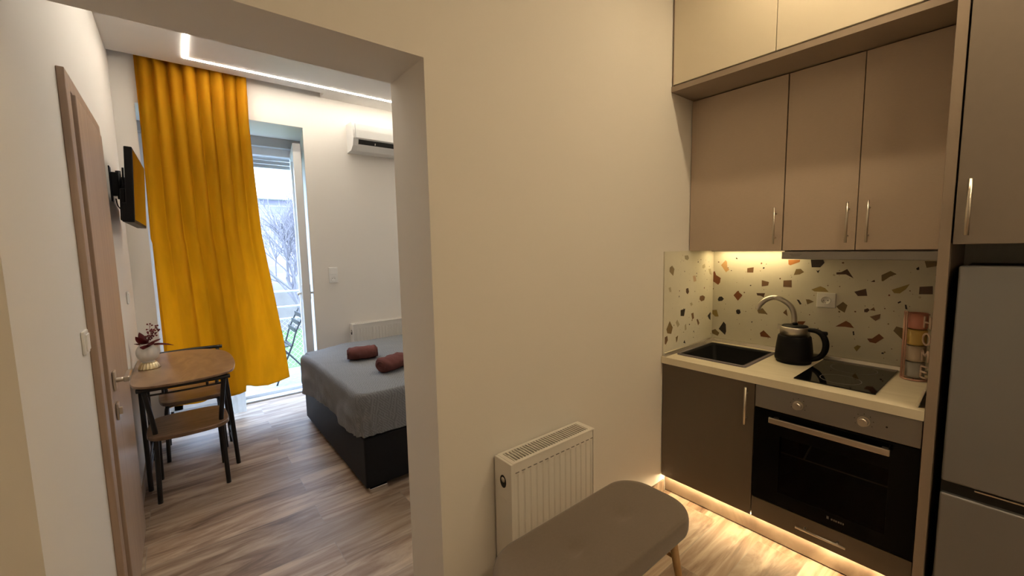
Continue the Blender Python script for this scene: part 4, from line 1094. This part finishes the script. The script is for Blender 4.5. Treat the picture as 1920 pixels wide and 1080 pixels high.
# ================================================================== OUTSIDE
struct('balcony_floor', B(-1.5, 3.5, 4.96, 6.0, -.12, -.03), 'tile')
b = nb(); bx(b, -40, 60, 6.0, 60, -.75, -.65); struct('ground_lawn', b, 'grass')
t = thing('railing', 'white iron balcony railing with horizontal bars over wire mesh', 'railing', (1.0, 5.95, -.03))
b = nb()
for z_ in (zc(-.505), zc(-.70), zc(-.857)): tube(b, [(-1.4, 5.93, z_), (3.4, 5.93, z_)], .012, n=8)
obj('bars', b, 'outpaint', t)
for x_ in (-1.3, -.35, .60, 1.55, 2.5, 3.35): obj('post', T([(x_, 5.95, -.03), (x_, 5.95, 1.0)], .018, n=8), 'outpaint', t)
b = nb(); z0, z1 = .0, zc(-.87)
k = -1.4
while k < 3.4:
    for s in (1, -1):
        a = Vector((k, 5.955, z0 if s > 0 else z1)); c = Vector((k+(z1-z0), 5.955, z1 if s > 0 else z0)); tube(b, [a, c], .0028, n=4, cap=False)
    k += .065
obj('wire_mesh', b, 'outpaint', t)
# folding chair out there
t = thing('folding_chair', 'black folding garden chair on the balcony beyond the open door', 'chair', (1.0, 5.45, -.03))
b = nb()
for y_ in (5.30, 5.66):
    tube(b, smoothpath([(1.14, y_, .80), (1.03, y_, .58), (.97, y_, .40), (.84, y_, .10), (.79, y_, -.03)], 4), .010, n=8)
    tube(b, [(.78, y_, .44), (.95, y_, .30), (1.20, y_, -.03)], .009, n=8)
obj('frame', b, 'blackmetal', t)
b = nb()
for k in range(6): bx(b, .70+k*.05, .738+k*.05, 5.30, 5.66, .40, .412, .002)
obj('seat', b, 'blackmetal', t)
b = nb()
for k in range(3): bx(b, 1.012+k*.040, 1.024+k*.040, 5.30, 5.66, .56+k*.080, .61+k*.080, .002)
obj('backrest', b, 'blackmetal', t)

def tree(label, x, y, z, h, seed, cat='tree', depth=5, r0=.06):
    rnd = random.Random(seed); t = thing('bare_tree', label, 'tree', (x, y, z), 'bare winter trees behind the balcony')
    tr_ = nb(); br = nb()
    def grow(p, d, L, r, lev, bm):
        q = p+d*L
        mid = (p+q)/2+Vector((rnd.uniform(-1, 1), rnd.uniform(-1, 1), rnd.uniform(-.3, .5)))*L*.06
        tube(bm, [p, mid, q], [r, r*.88, r*.72], n=5 if lev else 8, cap=False)
        if lev >= depth: return
        for k in range(4 if lev else 5):
            ax = Vector((rnd.uniform(-1, 1), rnd.uniform(-1, 1), rnd.uniform(-.2, .3))).normalized()
            nd = (d+ax*rnd.uniform(.45, .85)+Vector((0, 0, .15))).normalized()
            grow(p.lerp(q, rnd.uniform(.55, 1)) if k else q, nd, L*rnd.uniform(.62, .82), r*.58, lev+1, br)
    grow(Vector((x, y, z)), Vector((rnd.uniform(-.05, .05), 0, 1)).normalized(), h*.30, r0, 0, tr_)
    obj('trunk', tr_, 'bark', t); obj('branches', br, 'bark', t)
tree('leafless tree with many fine branches just beyond the railing', 1.75, 7.8, -.65, 3.9, 11)
tree('leafless tree furthest back on the left of the balcony view', .3, 11.0, -.65, 4.2, 12)
tree('leafless tree further back on the right of the balcony view', 3.6, 10.4, -.65, 4.2, 13)
t = thing('house', 'mauve-grey stone house wall with windows beyond the bare trees', 'building', (3, 15, -.65))
obj('facade', B(-6, 12, 14.0, 19, -.65, 3.05), 'facade', t)
rf = nb(); prism(rf, [(13.7, 3.02), (19.3, 3.02), (19.3, 3.14), (16.5, 3.5), (13.7, 3.14)], -6.3, 12.3, axis='x'); obj('roof', rf, 'whitewall', t)
for x_ in (-1.0, 1.0, 3.2, 5.4):
    wn = obj('window', B(x_, x_+.9, 13.96, 14.02, 1.0, 2.2), 'outpaint', t); obj('window_glass', B(x_+.08, x_+.82, 13.95, 13.965, 1.08, 2.12), 'blackglass', wn)
t = thing('apartment_block', 'white apartment block with balconies rising pale above the house', 'building', (9, 34, -.65))
obj('facade', B(2, 22, 32, 40, -.65, 10.5), 'whitewall', t)
for k in range(3):
    for x_ in (3.5, 7.0, 10.5): obj('balcony', B(x_, x_+2.0, 31.0, 32, 2.2+k*2.7, 3.1+k*2.7), 'outpaint', t)
b = nb(); bx(b, -8, 14, 12.6, 12.8, -.65, .42); obj('garden_wall', b, 'gardenwall', None, 'low weathered garden wall beyond the lawn', 'wall')
